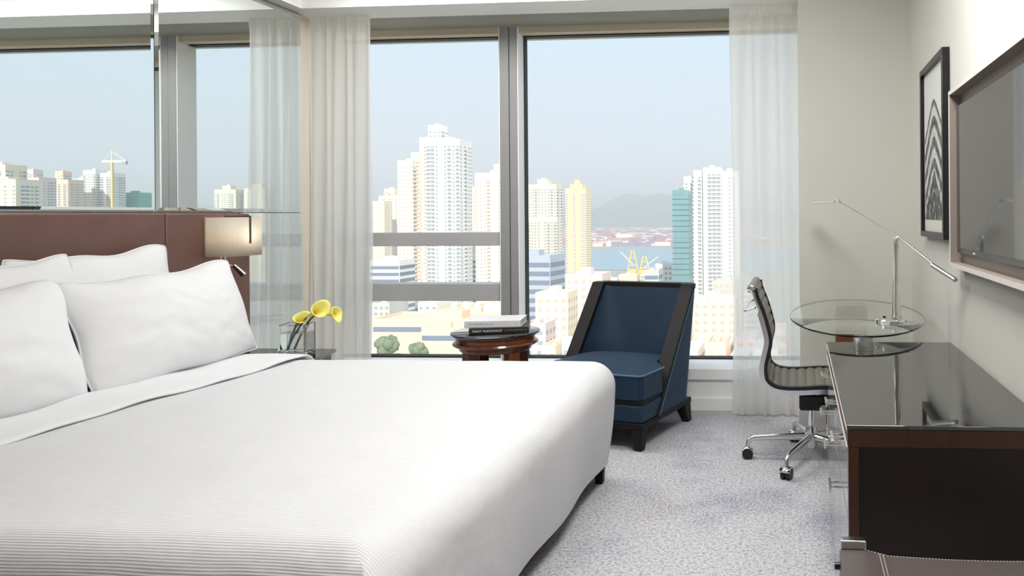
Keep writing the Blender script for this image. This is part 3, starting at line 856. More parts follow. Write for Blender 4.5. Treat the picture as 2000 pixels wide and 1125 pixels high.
# ================================================================== credenza (desk) along the right wall
DX0, DX1, DY0, DY1, DZ = 0.122, 0.628, 1.938, 3.20, 0.72
de = empty('credenza', (0.375, 2.57, 0), 0, 'dark wood credenza with a glossy glass top under the television', 'cabinet')
DM = Matrix.Translation((-0.375, -2.57, 0))
def dpart(name, m, mb, bevel=0.0, parent=None, smooth=None):
    return mb.build(name, m, parent or de, bevel=bevel, M=DM, smooth=smooth)
dpart('glass_top', M_['dark_glass'], bx(DX0, DX1, DY0, DY1, DZ - 0.010, DZ), 0.0015)
dpart('top_frame', M_['wood_dark'], bx(DX0 + 0.002, DX1 - 0.002, DY0 + 0.002, DY1 - 0.002, DZ - 0.055, DZ - 0.0105), 0.002)
dpart('edge_strip', M_['taupe_edge'], bx(DX0 - 0.001, DX0 + 0.0025, DY0, DY1, DZ - 0.0135, DZ - 0.0095))
dpart('edge_strip', M_['taupe_edge'], bx(DX0 - 0.001, DX0 + 0.0025, DY0, DY1, DZ - 0.058, DZ - 0.054))
dpart('corner_post', M_['wood_dark'], bx(DX0 + 0.004, DX0 + 0.030, DY0 + 0.003, DY0 + 0.03, 0.02, DZ - 0.0555), 0.001)
dpart('corner_post', M_['wood_dark'], bx(DX1 - 0.03, DX1 - 0.004, DY0 + 0.003, DY0 + 0.03, 0.02, DZ - 0.0555), 0.001)
dpart('end_panel', M_['wood_panel'], bx(DX0 + 0.0305, DX1 - 0.0305, DY0 + 0.014, DY0 + 0.03, 0.02, DZ - 0.0555))
dpart('carcass', M_['wood_panel'], bx(DX0 + 0.022, DX1 - 0.004, DY0 + 0.0305, DY1 - 0.004, 0.02, DZ - 0.0555))
dpart('plinth', M_['wood_panel'], bx(DX0 + 0.04, DX1 - 0.02, DY0 + 0.04, DY1 - 0.03, 0.0, 0.02))
fy = [(DY0 + 0.033, 2.355), (2.361, 2.775), (2.781, DY1 - 0.006)]
for i, (a, b) in enumerate(fy):
    for (z0, z1) in ((0.478, 0.655), (0.03, 0.472)):
        d_ = dpart('drawer' if z0 > 0.4 else 'cabinet_door', M_['door_gloss'], bx(DX0 + 0.004, DX0 + 0.0215, a, b, z0, z1), 0.0015)
        hz = z1 - 0.03 if z0 > 0.4 else z1 - 0.03
        yy = (a + b) / 2 if z0 > 0.4 else (b - 0.05)
        h = MB().tube([(DX0 + 0.006, yy - 0.02, hz), (DX0 - 0.024, yy - 0.02, hz)], 0.004, 8).tube([(DX0 + 0.006, yy + 0.02, hz), (DX0 - 0.024, yy + 0.02, hz)], 0.004, 8).box(DX0 - 0.032, DX0 - 0.024, yy - 0.045, yy + 0.045, hz - 0.006, hz + 0.006)
        dpart('handle', M_['chrome'], h, 0.0, d_, smooth=40)

# ================================================================== oval glass table, its leg and spacer
gt = empty('glass_table', (0.283, 3.755, 0), R(-1.5), 'oval clear glass table overlapping the end of the credenza', 'table')
GA, GB, GZ = 0.318, 0.665, 0.766
def oval(a, b, n=96): return [(a * math.cos(2 * math.pi * k / n), b * math.sin(2 * math.pi * k / n)) for k in range(n)]
g = MB(); n = 96
rings = [(GA - 0.012, GB - 0.012, GZ), (GA - 0.002, GB - 0.002, GZ - 0.001), (GA, GB, GZ - 0.004), (GA, GB, GZ - 0.009), (GA - 0.003, GB - 0.003, GZ - 0.012)]
vs = []
for a, b, z in rings: vs += [(x, y, z) for x, y in oval(a, b, n)]
g.add(vs, []); 
g.cm = 0; g.f.append(tuple(range(n))); g.mi.append(0); g.f.append(tuple(range(4 * n + n - 1, 4 * n - 1, -1))); g.mi.append(0)
for j in range(4):
    for i in range(n):
        g.f.append((j * n + i, j * n + (i + 1) % n, (j + 1) * n + (i + 1) % n, (j + 1) * n + i)); g.mi.append(0 if j < 2 else 1)
g.build('glass_sheet', [M_['table_glass'], M_['glass_edge']], gt, smooth=60)
bx(-0.085, 0.085, 0.45, 0.57, 0.0, 0.715).build('table_leg', M_['wood_leg'], gt, bevel=0.004)
bx(-0.083, 0.083, 0.452, 0.568, 0.7152, GZ - 0.0122).build('leg_cap', M_['steel'], gt, bevel=0.002)
sp_ = MB().lathe([(0.0, 0.7202), (0.040, 0.7202), (0.040, 0.734), (0.037, 0.735), (0.037, 0.739), (0.040, 0.740), (0.040, 0.7535), (0.0, 0.7535)], 36, c=(-0.001, -0.632, 0), caps=False)
sp_.build('spacer', M_['steel'], gt, smooth=35)

# ------------------------------------------------------------------ desk lamp
LX, LY = 0.438, 3.425
dl = empty('desk_lamp', (LX, LY, GZ + 0.0005), 0, 'chrome desk lamp with a long balanced arm on the glass table', 'lamp')
MB().lathe([(0.0, 0.0), (0.094, 0.0), (0.096, 0.002), (0.096, 0.019), (0.093, 0.022), (0.0, 0.022)], 56, caps=False).build('base', M_['chrome'], dl, smooth=35)
MB().lathe([(0.0, 0.022), (0.024, 0.022), (0.024, 0.03), (0.0205, 0.032), (0.0105, 0.352), (0.0, 0.352)], 32, caps=False).build('post', M_['chrome'], dl, smooth=35)
MB().lathe([(0, 0.022), (0.007, 0.022), (0.007, 0.026), (0, 0.026)], 14, c=(-0.05, 0.035, 0), caps=False).build('switch', M_['black_plastic'], dl, smooth=35)
O_ = Vector((LX, LY, GZ))
pv = Vector((0.438, 3.412, 1.123)) - O_
en = Vector((0.608, 3.0, 0.992)) - O_; el = Vector((0.214, 3.946, 1.314)) - O_; tp = Vector((0.093, 4.234, 1.311)) - O_
MB().tube([pv + Vector((0, 0.013, 0.0)), pv + Vector((0, 0.0, 0.018)), pv + Vector((0.012, -0.012, 0.022))], [0.012, 0.013, 0.008], 12).build('joint', M_['chrome'], dl, smooth=60)
dr = (el - en).normalized()
MB().tube([en + dr * 0.12, pv.lerp(pv, 0) + Vector((0.012, -0.012, 0.020)), el], 0.0048, 10).build('arm', M_['alu_polish'], dl, smooth=60)
MB().tube([en, en + (pv - en).normalized() * 0.17], 0.0095, 14).build('counterweight', M_['alu_polish'], dl, smooth=50)
hd = MB().tube([el - (el - pv).normalized() * 0.03, el + Vector((0, 0.004, 0.004)), el + (tp - el) * 0.12], 0.008, 10)
hd.tube([el + (tp - el) * 0.08, el + (tp - el) * 0.5, el + (tp - el) * 0.92, tp], [0.012, 0.022, 0.024, 0.012], 14, flat=(1, 0.42))
hd.build('lamp_head', M_['chrome'], dl, smooth=50)

# ================================================================== office chair
oc = empty('office_chair', (0.068, 3.93, 0), 0, 'grey ribbed leather office chair on chrome wheels beside the glass table', 'chair')
prof = [(-0.231, 0.888), (-0.221, 0.842), (-0.192, 0.768), (-0.171, 0.694), (-0.161, 0.638), (-0.172, 0.584), (-0.185, 0.522), (-0.182, 0.461), (-0.161, 0.421), (-0.117, 0.392), (-0.056, 0.381), (0.03, 0.381), (0.12, 0.386), (0.20, 0.384), (0.232, 0.374)]
prof = [(x - 0.068, z) for x, z in prof]
pc = cr([(x, 0, z) for x, z in prof], 8)
def frame_at(i):
    t = (pc[min(i + 1, len(pc) - 1)] - pc[max(i - 1, 0)]).normalized()
    nrm = Vector((-t.z, 0, t.x))          # towards the sitter
    return t, nrm
arc = [0.0]
for i in range(1, len(pc)): arc.append(arc[-1] + (pc[i] - pc[i - 1]).length)
RIB = 0.047
sl = MB(); NP = len(pc); rows = 9
def sling_pt(i, y, side):
    t, nrm = frame_at(i)
    bul = 0.009 * abs(math.sin(math.pi * arc[i] / RIB)) ** 0.6
    p = pc[i] + nrm * (0.026 + side * (0.005 + bul))
    return (p.x, y, p.z)
pc = cr([(x, 0, z) for x, z in prof], 22); NP = len(pc)
arc = [0.0]
for i in range(1, NP): arc.append(arc[-1] + (pc[i] - pc[i - 1]).length)
SW = 0.224
vs = []
for i in range(NP):
    ring = [(-SW, 1), (0, 1), (SW, 1), (SW, -1), (0, -1), (-SW, -1)]
    vs += [sling_pt(i, y, s) for y, s in ring]
sl.add(vs, [(6 * i + a, 6 * i + (a + 1) % 6, 6 * i + 6 + (a + 1) % 6, 6 * i + 6 + a) for i in range(NP - 1) for a in range(6)] + [tuple(range(6)), tuple(range(6 * NP - 6, 6 * NP))])
sl.build('ribbed_sling', M_['sling'], oc, smooth=40)
for s in (-1, 1):
    rb = MB(); vs = []
    step = range(0, NP, 4)
    for i in step:
        t, nrm = frame_at(i)
        y0_, y1_ = s * 0.226, s * 0.248
        a = pc[i] + nrm * 0.003; b = pc[i] + nrm * 0.040
        thin = 0.012 if arc[i] < 0.12 else 0.0
        a = a + nrm * thin
        vs += [(a.x, y0_, a.z), (a.x, y1_, a.z), (b.x, y1_, b.z), (b.x, y0_, b.z)]
    k = len(list(step))
    rb.add(vs, [(4 * i + a, 4 * i + (a + 1) % 4, 4 * i + 4 + (a + 1) % 4, 4 * i + 4 + a) for i in range(k - 1) for a in range(4)] + [(0, 1, 2, 3), (4 * k - 4, 4 * k - 3, 4 * k - 2, 4 * k - 1)])
    rb.build('side_rail', M_['alu_polish'], oc, smooth=35)
    st_ = MB(); vs = []
    for i in step:
        t, nrm = frame_at(i)
        a = pc[i] + nrm * 0.026; b = pc[i] + nrm * 0.043
        vs += [(a.x, s * 0.222, a.z), (a.x, s * 0.250, a.z), (b.x, s * 0.250, b.z), (b.x, s * 0.222, b.z)]
    st_.add(vs, [(4 * i + a, 4 * i + (a + 1) % 4, 4 * i + 4 + (a + 1) % 4, 4 * i + 4 + a) for i in range(k - 1) for a in range(4)] + [(0, 1, 2, 3), (4 * k - 4, 4 * k - 3, 4 * k - 2, 4 * k - 1)])
    st_.build('rail_edge', M_['black_plastic'], oc, smooth=35)
for e in (0, NP - 1):
    t, nrm = frame_at(e); p = pc[e] + nrm * 0.012
    r_ = MB().tube([(p.x, -0.244, p.z), (p.x, 0.244, p.z)], 0.021, 18); r_.build('roll_edge', M_['sling'], oc, smooth=60)
    for s in (-1, 1):
        MB().lathe([(0, 0), (0.02, 0), (0.021, 0.004), (0.016, 0.008), (0, 0.009)], 18, caps=False).build('roll_cap', M_['chrome'], oc, smooth=50, M=Matrix.Translation((p.x, s * 0.2445, p.z)) @ Matrix.Rotation(R(-90 * s), 4, 'X'))
MB().tube(cr([(-0.268, -0.225, 0.80), (-0.315, -0.20, 0.783), (-0.325, -0.10, 0.779), (-0.325, 0.10, 0.779), (-0.315, 0.20, 0.783), (-0.268, 0.225, 0.80)], 5), 0.009, 10, flat=(1.0, 0.6)).build('back_stretcher', M_['chrome'], oc, smooth=60)
MB().tube([(0.03, -0.226, 0.392), (0.03, 0.226, 0.392)], 0.012, 10).build('seat_stretcher', M_['alu_polish'], oc, smooth=60)
MB().box(-0.06, 0.12, -0.07, 0.07, 0.262, 0.345).box(-0.02, 0.10, -0.10, 0.10, 0.345, 0.384).build('tilt_mechanism', M_['black_plastic'], oc, bevel=0.012)
MB().tube([(0.06, -0.07, 0.285), (0.06, -0.105, 0.285)], 0.018, 16).build('tension_knob', M_['alu_polish'], oc, smooth=40)
MB().tube([(0.075, -0.06, 0.27), (0.075, -0.09, 0.26), (0.078, -0.10, 0.15)], 0.004, 8).build('lever', M_['chrome'], oc, smooth=40)
MB().tube([(0, 0, 0.13), (0, 0, 0.27)], 0.017, 18).build('gas_column', M_['chrome'], oc, smooth=40)
MB().lathe([(0.0, 0.062), (0.026, 0.062), (0.030, 0.07), (0.033, 0.13), (0.028, 0.17), (0.0, 0.17)], 24, caps=False).build('hub', M_['alu_polish'], oc, smooth=40)
for a in (180, 248, 320, 32, 106):
    ca, sa = math.cos(R(a)), math.sin(R(a))
    P = lambda r_, z: (r_ * ca, r_ * sa, z)
    leg = MB().tube([P(0.02, 0.118), P(0.10, 0.116), P(0.29, 0.106), P(0.318, 0.094), P(0.325, 0.062)], [0.021, 0.019, 0.014, 0.0135, 0.012], 10, flat=(0.8, 1.0))
    lg = leg.build('base_leg', M_['alu_polish'], oc, smooth=60)
    for s in (-1, 1):
        wheel = MB().tube([(0.325 * ca - sa * s * 0.006, 0.325 * sa + ca * s * 0.006, 0.0275), (0.325 * ca - sa * s * 0.023, 0.325 * sa + ca * s * 0.023, 0.0275)], 0.0275, 20)
        wheel.build('wheel', M_['black_plastic'], lg, smooth=40)
    hood = MB(); vs = []
    for k in range(9):
        b = R(20 + 140 * k / 8)
        for w_ in (-0.026, 0.026):
            rr = 0.031
            q = Vector((0.325 * ca, 0.325 * sa, 0.0275)) + Vector((ca, sa, 0)) * (rr * math.cos(b)) + Vector((0, 0, rr * math.sin(b))) + Vector((-sa, ca, 0)) * w_
            vs.append(q)
    hood.add(vs, [(2 * i, 2 * i + 1, 2 * i + 3, 2 * i + 2) for i in range(8)])
    hood.build('caster_hood', M_['chrome'], lg, smooth=60, solid=0.003, fix=False)

# ================================================================== framed print on the right wall
def print_mat():
    m = bpy.data.materials.new('facade_print'); m.use_nodes = True
    n = m.node_tree; p = n.nodes['Principled BSDF']; L = n.links.new
    p.inputs['Roughness'].default_value = 0.6
    tc = n.nodes.new('ShaderNodeTexCoord'); sx = n.nodes.new('ShaderNodeSeparateXYZ'); L(tc.outputs['Object'], sx.inputs[0])
    def mt(op, a, b=None, c=None):
        q = n.nodes.new('ShaderNodeMath'); q.operation = op
        for i, s in enumerate((a, b, c)):
            if s is None: continue
            if isinstance(s, (int, float)): q.inputs[i].default_value = s
            else: L(s, q.inputs[i])
        return q.outputs[0]
    def rng(v, a, b, c=0.0, d=1.0):
        r = n.nodes.new('ShaderNodeMapRange'); r.inputs[1].default_value = a; r.inputs[2].default_value = b; r.inputs[3].default_value = c; r.inputs[4].default_value = d
        L(v, r.inputs[0]); return r.outputs[0]
    y, z = sx.outputs['Y'], sx.outputs['Z']        # y in -.25..25, z in -.38...38
    ay = mt('SQRT', mt('ADD', mt('MULTIPLY', y, y), 0.0022))
    zz = mt('ADD', z, mt('MULTIPLY', ay, 0.85))
    nz = n.nodes.new('ShaderNodeTexNoise'); nz.inputs['Scale'].default_value = 22; nz.inputs['Detail'].default_value = 6
    L(tc.outputs['Object'], nz.inputs['Vector'])
    band = mt('SINE', mt('MULTIPLY', zz, 2 * math.pi / 0.098))
    fine = mt('SINE', mt('MULTIPLY', zz, 2 * math.pi / 0.0245))
    vert = mt('SINE', mt('MULTIPLY', y, 2 * math.pi / 0.05))
    fac = mt('ADD', rng(band, -0.3, 0.4, 0.12, 0.62), mt('MULTIPLY', fine, 0.06))
    fac = mt('ADD', fac, mt('MULTIPLY', mt('MULTIPLY', vert, 0.10), rng(band, 0.2, -0.4)))
    fac = mt('ADD', fac, rng(nz.outputs['Fac'], 0.3, 0.7, -0.12, 0.12))
    sky = rng(zz, 0.27, 0.275)                      # above the roof line
    v1 = mt('ADD', mt('MULTIPLY', fac, mt('SUBTRACT', 1, sky)), mt('MULTIPLY', sky, 0.74))
    low = rng(mt('ADD', zz, rng(nz.outputs['Fac'], 0.3, 0.7, -0.05, 0.05)), -0.06, -0.10)
    tree = rng(nz.outputs['Fac'], 0.5, 0.72, 0.06, 0.55)
    v2 = mt('ADD', mt('MULTIPLY', v1, mt('SUBTRACT', 1, low)), mt('MULTIPLY', low, tree))
    cb = n.nodes.new('ShaderNodeCombineColor')
    for i in range(3): L(mt('MULTIPLY', v2, (0.92, 0.95, 0.9)[i]), cb.inputs[i])
    L(cb.outputs[0], p.inputs['Base Color'])
    return m
PY0, PY1, PZ0, PZ1 = 3.315, 3.91, 1.135, 1.955
pf = empty('framed_print', (0.64, (PY0 + PY1) / 2, (PZ0 + PZ1) / 2), 0, 'black framed black-and-white print of a curved building', 'picture')
hy, hz = (PY1 - PY0) / 2, (PZ1 - PZ0) / 2
for a in ((-hy, hy, hz - 0.028, hz), (-hy, hy, -hz, -hz + 0.028), (-hy, -hy + 0.028, -hz + 0.028, hz - 0.028), (hy - 0.028, hy, -hz + 0.028, hz - 0.028)):
    bx(-0.018, 0.014, *a).build('frame_bar', M_['frame_black'], pf, bevel=0.001)
bx(0.0, 0.010, -hy + 0.026, hy - 0.026, -hz + 0.026, hz - 0.026).build('mount_board', M_['mount'], pf)
bx(-0.002, -0.0004, -hy + 0.055, hy - 0.055, -hz + 0.085, hz - 0.05).build('print_sheet', print_mat(), pf)

# ================================================================== television in its box frame
tv = empty('television_surround', (0.64, 2.40, 1.04), 0, 'taupe box surround with pale edges around the television', 'surround')
FY0, FY1, FZ0, FZ1 = 1.80, 3.085, 1.04, 1.727
TM = Matrix.Translation((-0.64, -2.40, -1.04))
ft = 0.016
for a in ((FY0, FY1, FZ0, FZ0 + ft), (FY0, FY1, FZ1 - ft, FZ1), (FY0, FY0 + ft, FZ0 + ft, FZ1 - ft), (FY1 - ft, FY1, FZ0 + ft, FZ1 - ft)):
    b_ = bx(0.604, 0.6535, *a).build('frame_board', M_['taupe'], tv, M=TM)
    e_ = MB().box(0.602, 0.6038, *a).build('pale_edge', M_['taupe_edge'], b_, M=TM)
bx(0.650, 0.6538, FY0 + ft, FY1 - ft, FZ0 + ft, FZ1 - ft).build('back_board', M_['taupe'], tv, M=TM)
tl = empty('television', (0.63, 2.40, 1.38), 0, 'flat black television reflecting the curtains on the right wall', 'television')
bx(-0.006, 0.012, -0.56, 0.645, -0.285, 0.285).build('casing', M_['tv_bezel'], tl, bevel=0.003)
bx(-0.0075, -0.0055, -0.552, 0.637, -0.262, 0.277).build('screen', M_['tv_screen'], tl)
bx(0.012, 0.0195, -0.2, 0.2, -0.15, 0.15).build('wall_bracket', M_['black_plastic'], tl)
bx(-0.0068, -0.0055, 0.345, 0.372, -0.277, -0.272).build('maker_mark', M_['print_white'], tl)

# ================================================================== leather bench in the near right corner
be = empty('leather_bench', (0.34, 1.64, 0), 0, 'dark leather bench with pale stitching and chrome corner bars', 'bench')
def bench_z(x):
    k = (x + 0.25)
    return 0.503 - 0.012 * max(0, min(1, (k - 0.055) / 0.05)) ** 1 - 0.006 * math.sin(math.pi * max(0, min(1, (k - 0.1) / 0.42)))
NXb = 40
def bench_top(u, v): x = -0.25 + 0.52 * u; return (x, -0.22 + 0.30 * v, bench_z(x))
bt_ = MB().grid(bench_top, NXb, 6)
bt_.grid(lambda u, v: (-0.25 + 0.52 * u, -0.22 + 0.30 * v, bench_z(-0.25 + 0.52 * u) - 0.07), NXb, 6)
vs = []
for y in (-0.22, 0.08):
    vs = [(-0.25 + 0.52 * i / (NXb - 1), y, bench_z(-0.25 + 0.52 * i / (NXb - 1)) - q) for i in range(NXb) for q in (0, 0.07)]
    bt_.add(vs, [(2 * i, 2 * i + 1, 2 * i + 3, 2 * i + 2) for i in range(NXb - 1)])
for x in (-0.25, 0.27):
    bt_.add([(x, -0.22, bench_z(x)), (x, 0.08, bench_z(x)), (x, 0.08, bench_z(x) - 0.07), (x, -0.22, bench_z(x) - 0.07)], [(0, 1, 2, 3)])
so = bt_.build('leather_seat', M_['leather_black'], be)
_b = bmesh.new(); _b.from_mesh(so.data); bmesh.ops.remove_doubles(_b, verts=_b.verts, dist=0.0003); bmesh.ops.recalc_face_normals(_b, faces=_b.faces); _b.to_mesh(so.data); _b.free()
so.data.shade_smooth(); so.data.set_sharp_from_angle(angle=R(50))
for xs in (-0.163, -0.155):
    stt = MB()
    for k in range(40): stt.box(xs, xs + 0.0016, -0.22 + k * 0.0075, -0.2155 + k * 0.0075, bench_z(xs) + 0.0002, bench_z(xs) + 0.0014)
    stt.build('stitching', M_['stitch'], so)
stt = MB()
for k in range(66):
    x = -0.195 + k * 0.007
    stt.box(x, x + 0.0046, 0.0788, 0.0808, bench_z(x) - 0.0015, bench_z(x) + 0.001)
stt.build('stitching', M_['stitch'], so)
bx(-0.247, -0.190, 0.0815, 0.108, 0.470, 0.522).build('corner_bar', M_['alu_polish'], be, bevel=0.003, M=Matrix.Translation((0, 0, 0)))
bx(0.21, 0.268, 0.0815, 0.108, 0.470, 0.522).build('corner_bar', M_['alu_polish'], be, bevel=0.003)
for x in (-0.236, 0.256):
    for y in (-0.20, 0.095):
        bx(x - 0.011, x + 0.011, y - 0.011, y + 0.011, 0.0, 0.432 if y < 0 else 0.4698).build('leg', M_['alu_polish'], be, bevel=0.002)
MB().tube([(-0.25, 0.055, 0.478), (-0.262, 0.055, 0.478)], 0.008, 12).build('bolt', M_['black_plastic'], be, smooth=40)

# ================================================================== the city outside
GZ0 = -95.0
def fac(name, r, g, b): return mat(name, lin(r, g, b), 0.75, var=0.05, vscale=0.05)
F_ = {'white': fac('facade_white', 236, 233, 226), 'cream': fac('facade_cream', 236, 222, 196), 'yellow': fac('facade_yellow', 238, 218, 168),
      'peach': fac('facade_peach', 236, 206, 180), 'pink': fac('facade_pink', 232, 208, 200), 'grey': fac('facade_grey', 176, 182, 192),
      'concrete': fac('facade_concrete', 196, 194, 188), 'teal': mat('facade_teal', lin(122, 156, 158), 0.25, var=0.1, vscale=0.08),
      'tealdark': mat('facade_teal_dark', lin(78, 100, 112), 0.25, var=0.1, vscale=0.08), 'blue': mat('facade_blue', lin(108, 128, 152), 0.3),
      'green': mat('facade_netting', lin(110, 176, 160), 0.8, var=0.15, vscale=0.3), 'win': mat('facade_windows', lin(158, 166, 170), 0.3),
      'windark': mat('facade_windows_dark', lin(122, 134, 152), 0.2), 'winwarm': mat('facade_windows_warm', lin(206, 184, 166), 0.5), 'slab': mat('facade_slabs', lin(240, 236, 228), 0.8)}

def facade(mb_w, mb_s, x0, x1, y, z0, z1, style, rng, axis='y', sgn=-1):
    """windows (mb_w) and slabs (mb_s) on one vertical face; the face runs x0..x1 at depth y"""
    W = x1 - x0
    def quad(mb, a, b, za, zb, off):
        if axis == 'y': mb.box(a, b, y + sgn * off, y + sgn * 0.01, za, zb) if sgn < 0 else mb.box(a, b, y + 0.01, y + off, za, zb)
        else: mb.box(y + min(sgn * off, sgn * 0.01), y + max(sgn * off, sgn * 0.01), a, b, za, zb)
    if style == 'band':
        fh = 3.9; z = z1 - 2.2
        while z > z0:
            quad(mb_w, x0 + 0.3, x1 - 0.3, z - 2.0, z, 0.12); z -= fh
        return
    if style == 'glass':
        n = max(2, int(W / 2.2))
        for k in range(1, n): quad(mb_s, x0 + W * k / n - 0.09, x0 + W * k / n + 0.09, z0, z1, 0.2)
        z = z1 - 1.0; i = 0
        while z > z0:
            quad(mb_w if i % 8 else mb_s, x0, x1, z - (0.35 if i % 8 else 0.7), z, 0.15); z -= 3.2; i += 1
        return
    fh = 2.75 if style == 'res' else 3.1
    n = max(2, int(round(W / 3.1))); cw = W / n
    kinds = [rng.choice((0, 1, 1, 2)) for _ in range(n)]
    if style == 'low': kinds = [1] * n
    z = z1 - (3.5 if style == 'res' else 1.2)
    while z - 1.3 > z0:
        for k in range(n):
            a = x0 + cw * k
            if kinds[k] == 1: quad(mb_w, a + cw * 0.25, a + cw * 0.75, z - 1.25, z, 0.10)
            elif kinds[k] == 2:
                quad(mb_w, a + cw * 0.08, a + cw * 0.92, z - 1.5, z, 0.10)
                quad(mb_s, a + cw * 0.04, a + cw * 0.96, z - 2.25, z - 1.45, 0.9)
        z -= fh

def building(name, label, blocks, fm, style='res', wm='win', rot=0.0, group=None, roof=True, vis=120.0, sides=True, seed=None, wms=None):
    """blocks: (x0, x1, y0, depth, ztop); every block is a wing of one building"""
    rng = random.Random(seed if seed is not None else label)
    cx = sum((b[0] + b[1]) / 2 for b in blocks) / len(blocks); cy = min(b[2] for b in blocks)
    t = empty(name, (cx, cy, GZ0), R(rot), label, 'building', group)
    for bi, (x0, x1, y0, d, zt) in enumerate(blocks):
        a, b, c = x0 - cx, x1 - cx, y0 - cy
        h = zt - GZ0
        bo = bx(a, b, c, c + d, 0, h).build('wing' if len(blocks) > 1 else 'body', F_[fm], t)
        mw, ms = MB(), MB()
        zb = max(2.0, h - vis)
        facade(mw, ms, a, b, c, zb, h, style, rng)
        if sides:
            facade(mw, ms, c, c + d, b, zb, h, style, rng, 'x', 1)
            facade(mw, ms, c, c + d, a, zb, h, style, rng, 'x', -1)
        if mw.f:
            o = mw.build('windows', F_[wms[bi] if wms else wm], bo, fix=False); o['kind'] = 'stuff'
        if ms.f:
            o = ms.build('balcony_slabs' if style == 'res' else 'mullions', F_['slab'] if style == 'res' else F_[fm], bo, fix=False); o['kind'] = 'stuff'
        if roof:
            r_ = MB().box(a, b, c, c + 0.4, h, h + 1.1).box(a, b, c + d - 0.4, c + d, h, h + 1.1).box(a, a + 0.4, c + 0.4, c + d - 0.4, h, h + 1.1).box(b - 0.4, b, c + 0.4, c + d - 0.4, h, h + 1.1)
            w_ = (b - a)
            r_.box(a + w_ * 0.35, a + w_ * 0.62, c + d * 0.3, c + d * 0.65, h, h + min(3.2, w_ * 0.25))
            r_.build('roof_parapet', F_[fm], bo)
    return t

# --- towers seen straight through the window
building('residential_tower', 'tallest white stepped apartment tower with a square penthouse, left pane', [(-279, -268, 520, 16, 40), (-272, -266, 526, 14, 46), (-268, -258, 530, 16, 57), (-256, -232, 516, 20, 54), (-258.5, -249, 524, 10, 65)], 'white', wms=['winwarm', 'winwarm', 'winwarm', 'win', 'win'])
building('residential_tower', 'pale peach apartment slab just right of the tallest white tower', [(-290, -275, 640, 16, 26), (-276, -268, 655, 14, 30)], 'cream', wm='winwarm')
building('residential_tower', 'white apartment tower partly hidden by the grey mullion', [(-241, -214, 562, 18, 33), (-228, -219, 566, 10, 40)], 'white', wm='winwarm', seed=3)
building('residential_tower', 'slim cream tower at the far left edge of the window', [(-516, -500, 900, 18, 20)], 'cream', wm='winwarm')
building('residential_tower', 'cream tower with a blue-grey crown at the left of the window', [(-535, -510, 950, 20, 28), (-529, -514, 952, 14, 37)], 'cream')
building('office_block', 'white office block with blue window bands, lower left of the window', [(-249, -231, 432, 18, -25)], 'white', 'band', 'windark')
building('office_block', 'blue banded office block between the two white towers', [(-269, -254, 600, 18, -32)], 'white', 'band', 'windark')
building('residential_tower', 'cream two-stage tower right of the mullion', [(-251, -224, 705, 18, 30), (-250, -219, 690, 14, -1), (-243, -233, 708, 10, 35)], 'cream')
building('office_block', 'dark blue-grey curved office block low beside the mullion', [(-127, -107.5, 330, 16, -17)], 'grey', 'band', 'windark', rot=-6)
building('residential_tower', 'slender pale yellow tower standing alone before the hills', [(-275, -250, 900, 22, 33), (-270, -255, 903, 14, 38), (-265.5, -259.5, 906, 8, 43)], 'yellow', wm='winwarm')
building('glass_tower', 'teal glass tower left of the right-hand tower cluster', [(-73, -63.5, 450, 14, 15)], 'teal', 'glass', 'tealdark')
building('residential_tower', 'tall pale tower cluster with stepped roofs beside the right curtain', [(-78, -71, 532, 14, 27), (-70.5, -65, 526, 16, 31), (-64.5, -52, 530, 16, 33), (-54, -40, 542, 16, 31)], 'white')
building('slab_block', 'pinkish white slab block with small windows left of the armchair back', [(-92, -77, 300, 14, -23)], 'pink', 'low', 'winwarm')
building('slab_block', 'cream balcony block low between the side table and the armchair', [(-91, -79.5, 262, 12, -26.5)], 'cream', 'low', 'winwarm')
building('slab_block', 'short pink block right behind the round side table', [(-84.5, -77.5, 232, 10, -33)], 'pink', 'low')
building('office_block', 'small grey banded block just above the armchair back', [(-84, -76, 420, 12, -30)], 'concrete', 'band', 'windark')
building('slab_block', 'white slab block between the teal tower and the yellow cranes', [(-90, -79, 485, 14, -31)], 'white', 'low')
building('slab_block', 'broad cream block to the right of the armchair', [(-41, -24, 300, 14, -33)], 'cream', 'low', 'winwarm')
building('slab_block', 'pale block stepping up beside the foot of the right curtain', [(-46, -30, 420, 14, -36)], 'concrete', 'low', 'winwarm')
# podium with arches at the lower left
pod = building('podium', 'long peach podium building with tall louvred windows at the lower left', [(-172, -117, 300, 24, -41), (-150, -131, 297, 4, -44)], 'peach', 'band', 'windark', vis=5.0, sides=False)
for k in range(5):
    m_ = MB(); x = -147.5 + k * 3.6 + 140.5
    for q in range(7): m_.box(x - 1.0, x + 1.0, -3.25, -3.02, 41.0 - 1.0 * q - 0.35, 41.0 - 1.0 * q)
    m_.box(x - 1.3, x - 1.05, -3.3, -3.02, 34.0, 41.5).box(x + 1.05, x + 1.3, -3.3, -3.02, 34.0, 41.5)
    o = m_.build('louvred_window', F_['win'], pod)

